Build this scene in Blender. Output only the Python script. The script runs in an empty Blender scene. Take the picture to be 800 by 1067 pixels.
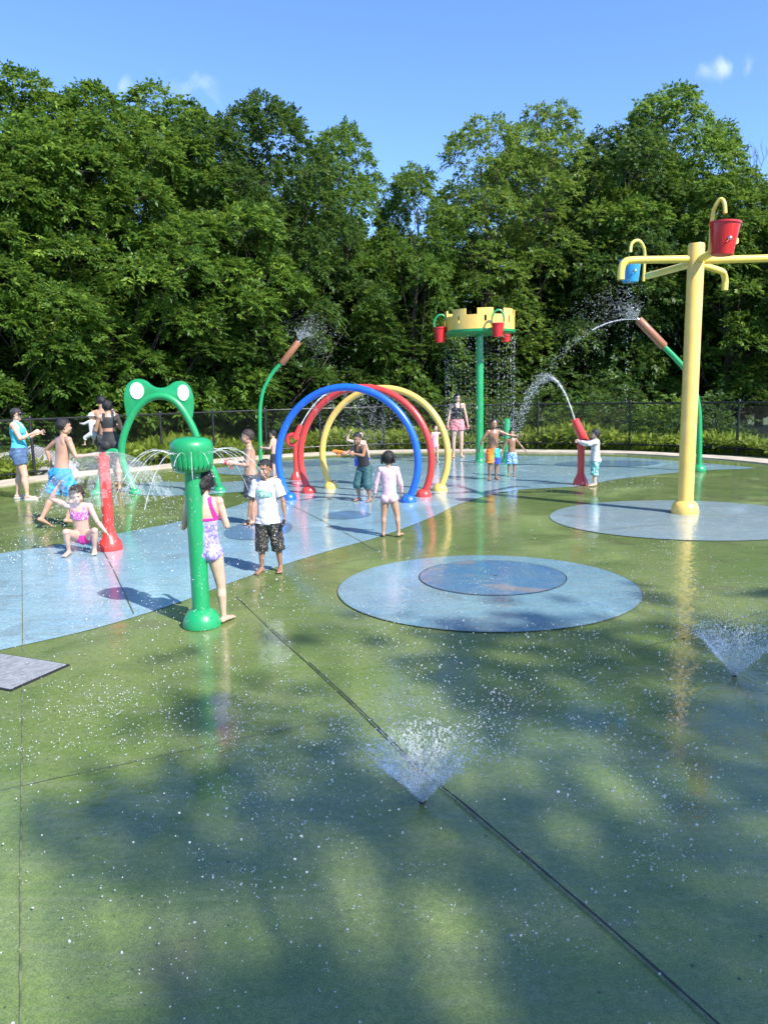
import bpy, bmesh, math, random
import numpy as np
from mathutils import Vector, Matrix
C = bpy.context.scene
COL = C.collection
R = math.radians
PI = math.pi
rnd = random.Random(7)

# ------------------------------------------------------------------ camera
HC = 1.7
FPX = 770.0
PITCH = math.atan(122.5 / FPX)
ROLL = R(1.2)
F_ = np.array([0, math.cos(PITCH), -math.sin(PITCH)])
U0 = np.array([0, math.sin(PITCH), math.cos(PITCH)])
X0 = np.array([1.0, 0, 0])
RT = X0 * math.cos(ROLL) - U0 * math.sin(ROLL)
UP = X0 * math.sin(ROLL) + U0 * math.cos(ROLL)
cam_d = bpy.data.cameras.new('camera')
cam = bpy.data.objects.new('camera', cam_d)
COL.objects.link(cam)
cam_d.sensor_fit = 'VERTICAL'
cam_d.sensor_height = 36
cam_d.lens = 36 * FPX / 1067
cam_d.clip_start = 0.05
cam_d.clip_end = 3000
m = Matrix(((RT[0], UP[0], -F_[0], 0), (RT[1], UP[1], -F_[1], 0), (RT[2], UP[2], -F_[2], HC), (0, 0, 0, 1)))
cam.matrix_world = m
C.camera = cam

def ray(u, v):
    return F_ + RT * ((u - 400) / FPX) + UP * ((533.5 - v) / FPX)
def G(u, v, z=0.0):                     # the point of the ground seen at (u, v)
    d = ray(u, v)
    t = (z - HC) / d[2]
    return np.array([d[0] * t, d[1] * t, z])
def AT(u, v, Y):                        # the point at distance Y seen at (u, v)
    d = ray(u, v)
    t = Y / d[1]
    return np.array([d[0] * t, Y, HC + d[2] * t])
def PXM(u, v):                          # pixels per metre at that ground point
    p = G(u, v) - np.array([0, 0, HC])
    return FPX / float(np.dot(p, F_))

# ------------------------------------------------------------------ sun, sky
SUN_EL, SUN_AZ = R(43), math.atan2(0.70, -0.714)     # azimuth measured from +Y towards +X
SDIR = np.array([math.sin(SUN_AZ) * math.cos(SUN_EL), math.cos(SUN_AZ) * math.cos(SUN_EL), math.sin(SUN_EL)])
w = bpy.data.worlds.new('World')
C.world = w
w.use_nodes = True
nt = w.node_tree
bg = nt.nodes['Background']
sky = nt.nodes.new('ShaderNodeTexSky')
sky.sky_type = 'NISHITA'
sky.sun_disc = False
sky.sun_elevation = SUN_EL
sky.sun_rotation = SUN_AZ
sky.altitude = 100
sky.air_density = 1.0
sky.dust_density = 0.2
sky.ozone_density = 3.0
SKY_STR = 0.12
bg.inputs['Strength'].default_value = SKY_STR
# two small wisps of cloud high in the sky
tc = nt.nodes.new('ShaderNodeTexCoord')
def cloud_mask(u, v, rad, sx, sz, thr):
    d = ray(u, v); d = d / np.linalg.norm(d)
    sub = nt.nodes.new('ShaderNodeVectorMath'); sub.operation = 'SUBTRACT'
    nt.links.new(tc.outputs['Generated'], sub.inputs[0]); sub.inputs[1].default_value = d
    mp = nt.nodes.new('ShaderNodeVectorMath'); mp.operation = 'MULTIPLY'
    nt.links.new(sub.outputs[0], mp.inputs[0]); mp.inputs[1].default_value = (sx / rad, 1 / rad, sz / rad)
    ln = nt.nodes.new('ShaderNodeVectorMath'); ln.operation = 'LENGTH'
    nt.links.new(mp.outputs[0], ln.inputs[0])
    nz = nt.nodes.new('ShaderNodeTexNoise'); nz.inputs['Scale'].default_value = 26; nz.inputs['Detail'].default_value = 6
    nz.inputs['Distortion'].default_value = 0.8
    nt.links.new(tc.outputs['Generated'], nz.inputs['Vector'])
    a = nt.nodes.new('ShaderNodeMath'); a.operation = 'SUBTRACT'; a.inputs[0].default_value = 1.0
    nt.links.new(ln.outputs['Value'], a.inputs[1])
    b = nt.nodes.new('ShaderNodeMath'); b.operation = 'SUBTRACT'
    nt.links.new(nz.outputs['Fac'], b.inputs[0]); b.inputs[1].default_value = thr
    b2 = nt.nodes.new('ShaderNodeMath'); b2.operation = 'MULTIPLY_ADD'
    nt.links.new(b.outputs[0], b2.inputs[0]); b2.inputs[1].default_value = 3.0
    nt.links.new(a.outputs[0], b2.inputs[2])
    c = nt.nodes.new('ShaderNodeMapRange'); c.interpolation_type = 'SMOOTHSTEP'
    nt.links.new(b2.outputs[0], c.inputs['Value'])
    c.inputs['From Min'].default_value = 0.15; c.inputs['From Max'].default_value = 1.3
    # only inside the radius
    d2 = nt.nodes.new('ShaderNodeMapRange'); d2.interpolation_type = 'SMOOTHSTEP'
    nt.links.new(ln.outputs['Value'], d2.inputs['Value'])
    d2.inputs['From Min'].default_value = 0.3; d2.inputs['From Max'].default_value = 1.1
    d2.inputs['To Min'].default_value = 1; d2.inputs['To Max'].default_value = 0
    e = nt.nodes.new('ShaderNodeMath'); e.operation = 'MULTIPLY'
    nt.links.new(c.outputs[0], e.inputs[0]); nt.links.new(d2.outputs[0], e.inputs[1])
    return e.outputs[0]
tint = nt.nodes.new('ShaderNodeMix'); tint.data_type = 'RGBA'; tint.blend_type = 'MULTIPLY'; tint.inputs[0].default_value = 1.0
nt.links.new(sky.outputs[0], tint.inputs[6]); tint.inputs[7].default_value = (0.80, 0.98, 1.30, 1)
prev = tint.outputs[2]
for (u, v, rad, sx, sz, thr, op) in ((757, 69, 0.030, 0.62, 1.6, 0.60, 0.62), (196, 92, 0.07, 0.8, 2.2, 0.62, 0.28), (140, 92, 0.03, 0.9, 1.8, 0.55, 0.4)):
    mk = cloud_mask(u, v, rad, sx, sz, thr)
    mu = nt.nodes.new('ShaderNodeMath'); mu.operation = 'MULTIPLY'; nt.links.new(mk, mu.inputs[0]); mu.inputs[1].default_value = op
    mx = nt.nodes.new('ShaderNodeMix'); mx.data_type = 'RGBA'
    nt.links.new(mu.outputs[0], mx.inputs[0]); nt.links.new(prev, mx.inputs[6]); mx.inputs[7].default_value = (5.0, 5.6, 6.6, 1)
    prev = mx.outputs[2]
nt.links.new(prev, bg.inputs['Color'])
sd = bpy.data.lights.new('sun', 'SUN')
sd.energy = 4.8
sd.angle = R(0.53)
sd.color = (1.0, 0.95, 0.86)
sun = bpy.data.objects.new('sun', sd)
COL.objects.link(sun)
sun.rotation_euler = Vector(SDIR).to_track_quat('Z', 'Y').to_euler()
sun.location = (8, -10, 12)
C.view_settings.view_transform = 'Standard'
C.view_settings.look = 'None'
C.view_settings.gamma = 1
C.view_settings.exposure = 1.0
C.render.engine = 'CYCLES'
C.cycles.max_bounces = 6
C.cycles.diffuse_bounces = 3
C.cycles.glossy_bounces = 3
C.cycles.transmission_bounces = 4
C.cycles.transparent_max_bounces = 8
C.cycles.caustics_reflective = False
C.cycles.caustics_refractive = False
C.cycles.use_adaptive_sampling = True
C.cycles.adaptive_threshold = 0.02

# ------------------------------------------------------------------ materials
class NT:
    def __init__(s, name):
        s.m = bpy.data.materials.new(name); s.m.use_nodes = True
        s.t = s.m.node_tree; s.b = s.t.nodes['Principled BSDF']; s.out = s.t.nodes['Material Output']
    def n(s, ty, **kw):
        n = s.t.nodes.new(ty)
        for k, v in kw.items():
            if k in n.inputs: n.inputs[k].default_value = v
            else: setattr(n, k, v)
        return n
    def l(s, a, b): s.t.links.new(a, b)
    def noise(s, vec, scale, detail=3, dist=0.0, rough=0.5):
        n = s.n('ShaderNodeTexNoise'); n.inputs['Scale'].default_value = scale; n.inputs['Detail'].default_value = detail
        n.inputs['Distortion'].default_value = dist; n.inputs['Roughness'].default_value = rough
        if vec is not None: s.l(vec, n.inputs['Vector'])
        return n.outputs['Fac']
    def rng(s, x, a, b, c=0.0, d=1.0, smooth=True):
        n = s.n('ShaderNodeMapRange'); s.l(x, n.inputs['Value'])
        if smooth: n.interpolation_type = 'SMOOTHSTEP'
        n.inputs['From Min'].default_value = a; n.inputs['From Max'].default_value = b
        n.inputs['To Min'].default_value = c; n.inputs['To Max'].default_value = d
        return n.outputs[0]
    def mix(s, f, a, b, blend='MIX'):
        n = s.n('ShaderNodeMix'); n.data_type = 'RGBA'; n.blend_type = blend
        if isinstance(f, (int, float)): n.inputs[0].default_value = f
        else: s.l(f, n.inputs[0])
        for i, c in ((6, a), (7, b)):
            if isinstance(c, (tuple, list)): n.inputs[i].default_value = (*c[:3], 1)
            else: s.l(c, n.inputs[i])
        return n.outputs[2]
    def math(s, op, a, b=None, c=None):
        n = s.n('ShaderNodeMath'); n.operation = op
        for i, x in enumerate((a, b, c)):
            if x is None: continue
            if isinstance(x, (int, float)): n.inputs[i].default_value = x
            else: s.l(x, n.inputs[i])
        return n.outputs[0]
    def map(s, vec, scale=(1, 1, 1), rot=(0, 0, 0), loc=(0, 0, 0)):
        n = s.n('ShaderNodeMapping'); s.l(vec, n.inputs['Vector'])
        n.inputs['Scale'].default_value = scale; n.inputs['Rotation'].default_value = rot; n.inputs['Location'].default_value = loc
        return n.outputs[0]
    def pos(s): return s.n('ShaderNodeNewGeometry').outputs['Position']
    def obj(s): return s.n('ShaderNodeTexCoord').outputs['Object']
    def bump(s, h, strength, dist=0.01, prev=None):
        n = s.n('ShaderNodeBump'); s.l(h, n.inputs['Height']); n.inputs['Strength'].default_value = strength; n.inputs['Distance'].default_value = dist
        if prev is not None: s.l(prev, n.inputs['Normal'])
        return n.outputs[0]

def deck_mat(name, ca, cb, cc, blot=None, wet_bias=0.0):
    s = NT(name); p = s.pos()
    big = s.noise(p, 0.55, 4, 0.6); med = s.noise(p, 2.6, 5, 0.8); fine = s.noise(p, 38, 4); grain = s.noise(p, 150, 3)
    swirl = s.noise(s.map(p, (1.2, 7.0, 1), (0, 0, R(28))), 1.6, 5, 1.4)
    swirl2 = s.noise(s.map(p, (6.0, 1.4, 1), (0, 0, R(12))), 1.3, 4, 1.0)
    col = s.mix(s.rng(big, 0.35, 0.65), ca, cb)
    col = s.mix(s.rng(med, 0.45, 0.75, 0, 0.75), col, cc)
    col = s.mix(s.rng(swirl, 0.4, 0.7, 0.0, 0.55), col, s.mix(0.5, cb, (0.25, 0.27, 0.18)))
    col = s.mix(s.rng(swirl2, 0.48, 0.7, 0.0, 0.35), col, ca)
    if blot: col = s.mix(s.rng(s.noise(p, 1.1, 6, 1.5), 0.52, 0.66, 0, 0.8), col, blot)
    # worn reddish brown stains, dark specks and pale grains of the broadcast aggregate
    col = s.mix(s.rng(s.noise(s.map(p, (1, 1, 1), loc=(7, 3, 0)), 1.5, 7, 0.5), 0.60, 0.72, 0, 0.35), col, (0.17, 0.12, 0.08))
    col = s.mix(s.rng(fine, 0.35, 0.7, 0.0, 0.35), col, s.mix(0.5, (0.02, 0.03, 0.02), cc))
    col = s.mix(s.rng(grain, 0.3, 0.75, 0.42, 0.0), col, (0.01, 0.012, 0.01))
    vo = s.n('ShaderNodeTexVoronoi', Scale=9.0); s.l(p, vo.inputs['Vector'])
    vr = s.n('ShaderNodeTexWhiteNoise'); s.l(vo.outputs['Position'], vr.inputs[0])
    speck = s.math('MULTIPLY', s.rng(vo.outputs['Distance'], 0.045, 0.075, 1, 0), s.rng(vr.outputs['Value'], 0.55, 0.6))
    col = s.mix(s.math('MULTIPLY', speck, 0.75), col, (0.012, 0.016, 0.012))
    # wet film
    wet = s.rng(s.noise(p, 0.8, 5, 0.9), 0.24 - wet_bias, 0.50 - wet_bias)
    wet = s.math('MULTIPLY', wet, s.rng(s.noise(p, 7, 4, 0.5), 0.2, 0.5, 0.7, 1.0))
    wet = s.math('MULTIPLY_ADD', wet, 0.72, 0.26)
    col = s.mix(s.math('MULTIPLY', wet, 0.14), col, (0, 0, 0))
    s.l(col, s.b.inputs['Base Color'])
    s.b.inputs['Roughness'].default_value = 0.55
    s.b.inputs['Specular IOR Level'].default_value = 0.35
    n1 = s.bump(s.math('ADD', fine, s.math('MULTIPLY', grain, 0.5)), 0.35, 0.006)
    s.l(n1, s.b.inputs['Normal'])
    s.l(wet, s.b.inputs['Coat Weight'])
    s.b.inputs['Coat IOR'].default_value = 1.41
    s.l(s.rng(wet, 0.4, 1.0, 0.16, 0.03), s.b.inputs['Coat Roughness'])
    rip = s.noise(s.map(p, (1, 1.0, 1)), 7, 3, 1.2); rip2 = s.noise(p, 34, 3, 0.8)
    amp = s.rng(s.noise(p, 0.5, 2), 0.4, 0.65, 0.25, 1.0)
    h = s.math('MULTIPLY', s.math('ADD', rip, s.math('MULTIPLY', rip2, 0.28)), amp)
    s.l(s.bump(h, 0.45, 0.013), s.b.inputs['Coat Normal'])
    return s.m

def plastic(name, col, rough=0.28, coat=0.35, spots=0.04):
    s = NT(name); p = s.obj()
    n = s.noise(p, 3.5, 5, 0.4); f = s.noise(p, 60, 3)
    dark = tuple(c * 0.80 for c in col)
    c = s.mix(s.rng(n, 0.35, 0.75, 0, 0.8), col, dark)
    pale = tuple(min(1, c * 0.85 + 0.12) for c in col)
    c = s.mix(s.rng(s.noise(s.map(p, (6, 6, 0.8)), 3.0, 5, 0.3), 0.55, 0.8, 0, 0.35), c, pale)
    s.l(c, s.b.inputs['Base Color'])
    s.l(s.rng(n, 0.3, 0.7, rough, rough + 0.18), s.b.inputs['Roughness'])
    s.b.inputs['Coat Weight'].default_value = coat
    s.b.inputs['Coat Roughness'].default_value = 0.12
    dr = s.n('ShaderNodeTexVoronoi', Scale=45.0); s.l(p, dr.inputs['Vector'])
    drop = s.rng(dr.outputs['Distance'], 0.1, 0.28, 1, 0)
    s.l(s.bump(s.math('ADD', s.math('MULTIPLY', f, 0.1), drop), 0.30, 0.002), s.b.inputs['Coat Normal'])
    s.l(s.bump(f, 0.05, 0.003), s.b.inputs['Normal'])
    return s.m

def simple(name, col, rough=0.6, var=0.25, scale=8, bump=0.15, metal=0.0, bd=0.01, spec=0.5):
    s = NT(name); p = s.obj()
    n = s.noise(p, scale, 5, 0.3); f = s.noise(p, scale * 9, 3)
    c = s.mix(s.rng(n, 0.3, 0.7), tuple(x * (1 - var) for x in col), tuple(min(1, x * (1 + var)) for x in col))
    s.l(c, s.b.inputs['Base Color'])
    s.l(s.rng(n, 0.3, 0.7, max(0.02, rough - 0.08), min(1, rough + 0.08)), s.b.inputs['Roughness'])
    s.b.inputs['Metallic'].default_value = metal
    s.b.inputs['Specular IOR Level'].default_value = spec
    if bump: s.l(s.bump(s.math('ADD', n, f), bump, bd), s.b.inputs['Normal'])
    return s.m

def leaf_mat(name, ca, cb, cyoung, trans=0.35):
    s = NT(name)
    at = s.n('ShaderNodeAttribute'); at.attribute_name = 'tone'
    oi = s.n('ShaderNodeObjectInfo')
    c = s.mix(at.outputs['Fac'], ca, cb)
    c = s.mix(s.rng(at.outputs['Fac'], 0.8, 1.0, 0, 0.8), c, cyoung)
    c = s.mix(s.math('MULTIPLY', oi.outputs['Random'], 0.30), c, tuple(x * 0.6 for x in ca))
    s.l(c, s.b.inputs['Base Color']); s.b.inputs['Roughness'].default_value = 0.5
    s.b.inputs['Specular IOR Level'].default_value = 0.3
    tr = s.n('ShaderNodeBsdfTranslucent'); s.l(s.mix(0.55, c, tuple(min(1, x * 1.6) for x in cyoung)), tr.inputs['Color'])
    mx = s.n('ShaderNodeMixShader'); mx.inputs[0].default_value = trans
    s.l(s.b.outputs[0], mx.inputs[1]); s.l(tr.outputs[0], mx.inputs[2]); s.l(mx.outputs[0], s.out.inputs['Surface'])
    return s.m

def skin_mat(name, col):
    s = NT(name); p = s.obj()
    c = s.mix(s.rng(s.noise(p, 9, 5), 0.3, 0.7), tuple(x * 0.86 for x in col), col)
    c = s.mix(s.rng(s.noise(p, 3, 2), 0.45, 0.75, 0, 0.3), c, (min(1, col[0] * 1.05), col[1] * 0.75, col[2] * 0.68))
    s.l(c, s.b.inputs['Base Color'])
    s.b.inputs['Roughness'].default_value = 0.36
    s.b.inputs['Subsurface Weight'].default_value = 0.12
    s.b.inputs['Subsurface Radius'].default_value = (0.02, 0.008, 0.004)
    s.b.inputs['Subsurface Scale'].default_value = 0.5
    s.b.inputs['Coat Weight'].default_value = 0.25; s.b.inputs['Coat Roughness'].default_value = 0.15
    dr = s.n('ShaderNodeTexVoronoi', Scale=90.0); s.l(p, dr.inputs['Vector'])
    s.l(s.bump(s.rng(dr.outputs['Distance'], 0.1, 0.3, 1, 0), 0.25, 0.001), s.b.inputs['Coat Normal'])
    return s.m

def cloth_mat(name, ca, cb=None, scale=6, thr=(0.45, 0.55), cc=None, scale2=14, wave=False, rough=0.7):
    s = NT(name); p = s.obj()
    c = s.mix(0.0, ca, ca)
    if cb: c = s.mix(s.rng(s.noise(p, scale, 4, 2.0 if wave else 0.6), *thr), c, cb)
    if cc: c = s.mix(s.rng(s.noise(s.map(p, loc=(3, 5, 1)), scale2, 4, 2.5 if wave else 0.5), 0.52, 0.58), c, cc)
    c = s.mix(s.rng(s.noise(p, 5, 3), 0.3, 0.8, 0, 0.3), c, tuple(x * 0.55 for x in ca))
    s.l(c, s.b.inputs['Base Color']); s.b.inputs['Roughness'].default_value = rough
    s.b.inputs['Sheen Weight'].default_value = 0.1
    h = s.math('ADD', s.noise(s.map(p, (1, 1, 0.35)), 16, 4, 1.2), s.math('MULTIPLY', s.noise(p, 300, 2), 0.1))
    s.l(s.bump(h, 0.7, 0.012), s.b.inputs['Normal'])
    return s.m

def water_mat(name, alpha, rough=0.12, white=0.7, noise_scale=30, lo=0.4, hi=0.7):
    s = NT(name); p = s.pos()
    s.b.inputs['Base Color'].default_value = (0.92, 0.96, 1.0, 1)
    s.b.inputs['Roughness'].default_value = rough
    s.b.inputs['IOR'].default_value = 1.33
    s.l(s.bump(s.noise(p, noise_scale, 4, 1.0), 0.8, 0.01), s.b.inputs['Normal'])
    tr = s.n('ShaderNodeBsdfTransparent'); mx = s.n('ShaderNodeMixShader')
    fac = s.rng(s.noise(s.map(p, (1, 1, 0.5)), noise_scale * 1.4, 4, 1.5), lo, hi, alpha * 0.35, alpha)
    s.l(fac, mx.inputs[0]); s.l(tr.outputs[0], mx.inputs[1]); s.l(s.b.outputs[0], mx.inputs[2]); s.l(mx.outputs[0], s.out.inputs['Surface'])
    return s.m

def drop_mat():
    s = NT('water_drops')
    s.b.inputs['Base Color'].default_value = (0.94, 0.97, 1.0, 1); s.b.inputs['Roughness'].default_value = 0.08
    s.b.inputs['IOR'].default_value = 1.33; s.b.inputs['Transmission Weight'].default_value = 0.6
    return s.m

M = {}
M['deck_green'] = deck_mat('green_coated_concrete', (0.175, 0.262, 0.052), (0.270, 0.335, 0.100), (0.115, 0.195, 0.045))
M['deck_blue'] = deck_mat('blue_coated_concrete', (0.34, 0.59, 0.72), (0.45, 0.67, 0.75), (0.29, 0.53, 0.68), wet_bias=0.06)
M['deck_ring'] = deck_mat('mid_blue_coated_concrete', (0.23, 0.43, 0.52), (0.31, 0.50, 0.56), (0.18, 0.37, 0.48), wet_bias=0.05)
M['deck_dark'] = deck_mat('deep_blue_coated_concrete', (0.07, 0.22, 0.43), (0.12, 0.30, 0.48), (0.16, 0.31, 0.42), blot=(0.38, 0.33, 0.30), wet_bias=0.05)
M['deck_river_spot'] = deck_mat('river_blue_coated_concrete', (0.14, 0.31, 0.55), (0.19, 0.37, 0.58), (0.15, 0.31, 0.50), wet_bias=0.08)
M['deck_pale'] = deck_mat('pale_blue_coated_concrete', (0.36, 0.50, 0.56), (0.44, 0.56, 0.58), (0.30, 0.46, 0.56), wet_bias=0.10)
M['concrete'] = simple('beige_concrete', (0.42, 0.36, 0.28), 0.85, 0.15, 2.5, 0.3)
M['grass_soil'] = simple('grassy_soil', (0.055, 0.085, 0.025), 0.95, 0.4, 1.2, 0.5)
M['seam'] = simple('dark_joint_filler', (0.022, 0.022, 0.02), 0.6, 0.3, 20, 0.3)
M['seam_faint'] = simple('fine_joint_filler', (0.11, 0.13, 0.06), 0.7, 0.4, 20, 0.3)
M['grate'] = simple('grey_grate_plastic', (0.26, 0.27, 0.28), 0.6, 0.15, 20, 0.1)
M['void'] = simple('dark_opening', (0.012, 0.012, 0.012), 0.8, 0.1, 5, 0)
M['green'] = plastic('green_gloss_paint', (0.010, 0.29, 0.095))
M['red'] = plastic('red_gloss_paint', (0.66, 0.045, 0.035))
M['red_bucket'] = plastic('deep_red_plastic', (0.60, 0.012, 0.015), 0.3)
M['blue'] = plastic('blue_gloss_paint', (0.008, 0.115, 0.60))
M['yellow'] = plastic('yellow_gloss_paint', (0.84, 0.53, 0.115))
M['yellow_lemon'] = plastic('lemon_gloss_paint', (0.82, 0.63, 0.12))
M['sky_blue'] = plastic('light_blue_plastic', (0.03, 0.30, 0.62))
M['brown'] = plastic('brown_gloss_paint', (0.30, 0.115, 0.05), 0.4)
M['white_paint'] = plastic('white_panel', (0.80, 0.80, 0.80))
M['grey_paint'] = plastic('pale_grey_panel', (0.52, 0.53, 0.54))
M['orange'] = plastic('orange_toy_plastic', (0.85, 0.20, 0.03))
M['steel'] = simple('brushed_steel', (0.6, 0.6, 0.6), 0.3, 0.1, 20, 0.05, 1.0)
M['fence'] = simple('black_vinyl_coating', (0.012, 0.013, 0.014), 0.45, 0.2, 10, 0.0)
M['bark'] = simple('grey_brown_bark', (0.075, 0.060, 0.045), 0.9, 0.35, 6, 0.8, bd=0.03)
M['leaf_a'] = leaf_mat('mid_green_leaves', (0.036, 0.092, 0.013), (0.12, 0.215, 0.028), (0.25, 0.37, 0.05))
M['leaf_b'] = leaf_mat('yellow_green_leaves', (0.065, 0.13, 0.018), (0.15, 0.235, 0.034), (0.28, 0.37, 0.06))
M['leaf_c'] = leaf_mat('deep_green_leaves', (0.024, 0.062, 0.012), (0.065, 0.13, 0.022), (0.15, 0.23, 0.038))
M['weed'] = leaf_mat('fresh_weed_leaves', (0.19, 0.27, 0.03), (0.28, 0.36, 0.045), (0.38, 0.44, 0.08), 0.5)
M['rock'] = simple('grey_rock', (0.30, 0.29, 0.28), 0.9, 0.3, 3, 0.8, bd=0.04)
M['film'] = water_mat('water_film', 0.15, noise_scale=16)
M['sheet'] = water_mat('spray_sheet', 0.5, noise_scale=55, lo=0.45, hi=0.70)
M['jet'] = water_mat('water_stream', 0.7, noise_scale=60, lo=0.35, hi=0.6)
M['drop'] = drop_mat()

# ------------------------------------------------------------------ objects
def tag(o, label=None, cat=None, group=None, kind=None):
    if label: o['label'] = label
    if cat: o['category'] = cat
    if group: o['group'] = group
    if kind: o['kind'] = kind
    return o
def empty(name, loc, rz=0.0):
    o = bpy.data.objects.new(name, None)
    COL.objects.link(o); o.location = loc; o.rotation_euler = (0, 0, rz); o.empty_display_size = 0.2
    return o
def link_mesh(name, me, mat, parent=None, smooth=True):
    o = bpy.data.objects.new(name, me); COL.objects.link(o)
    if mat is not None: me.materials.append(mat)
    if parent is not None: o.parent = parent
    if smooth and len(me.polygons): me.polygons.foreach_set('use_smooth', [True] * len(me.polygons))
    return o
def np_mesh(name, V, Fq, k=4):
    me = bpy.data.meshes.new(name)
    V = np.ascontiguousarray(V, dtype=np.float32); Fq = np.ascontiguousarray(Fq, dtype=np.int32)
    me.vertices.add(len(V)); me.vertices.foreach_set('co', V.ravel())
    me.loops.add(Fq.size); me.loops.foreach_set('vertex_index', Fq.ravel())
    me.polygons.add(len(Fq)); me.polygons.foreach_set('loop_start', np.arange(0, Fq.size, k, dtype=np.int32))
    me.update(calc_edges=True); me.validate()
    return me
def frame(d, ref=(0, 0, 1)):
    d = np.array(d, float); d = d / (np.linalg.norm(d) + 1e-12)
    r = np.array(ref, float)
    if abs(np.dot(d, r)) > 0.98 * np.linalg.norm(r): r = np.array([0, 1.0, 0]) if abs(d[1]) < 0.9 else np.array([1.0, 0, 0])
    a = np.cross(r, d); a /= np.linalg.norm(a); b = np.cross(d, a)
    return a, b, d
def cr(pts, n=8, closed=False):         # Catmull-Rom through the points
    P = [np.array(p, float) for p in pts]; out = []
    N = len(P); rng_ = range(N if closed else N - 1)
    for i in rng_:
        if closed: p0, p1, p2, p3 = P[i - 1], P[i], P[(i + 1) % N], P[(i + 2) % N]
        else: p0, p1, p2, p3 = P[max(i - 1, 0)], P[i], P[i + 1], P[min(i + 2, N - 1)]
        for j in range(n):
            t = j / n
            out.append(0.5 * ((2 * p1) + (-p0 + p2) * t + (2 * p0 - 5 * p1 + 4 * p2 - p3) * t * t + (-p0 + 3 * p1 - 3 * p2 + p3) * t ** 3))
    if not closed: out.append(P[-1])
    return out

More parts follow.
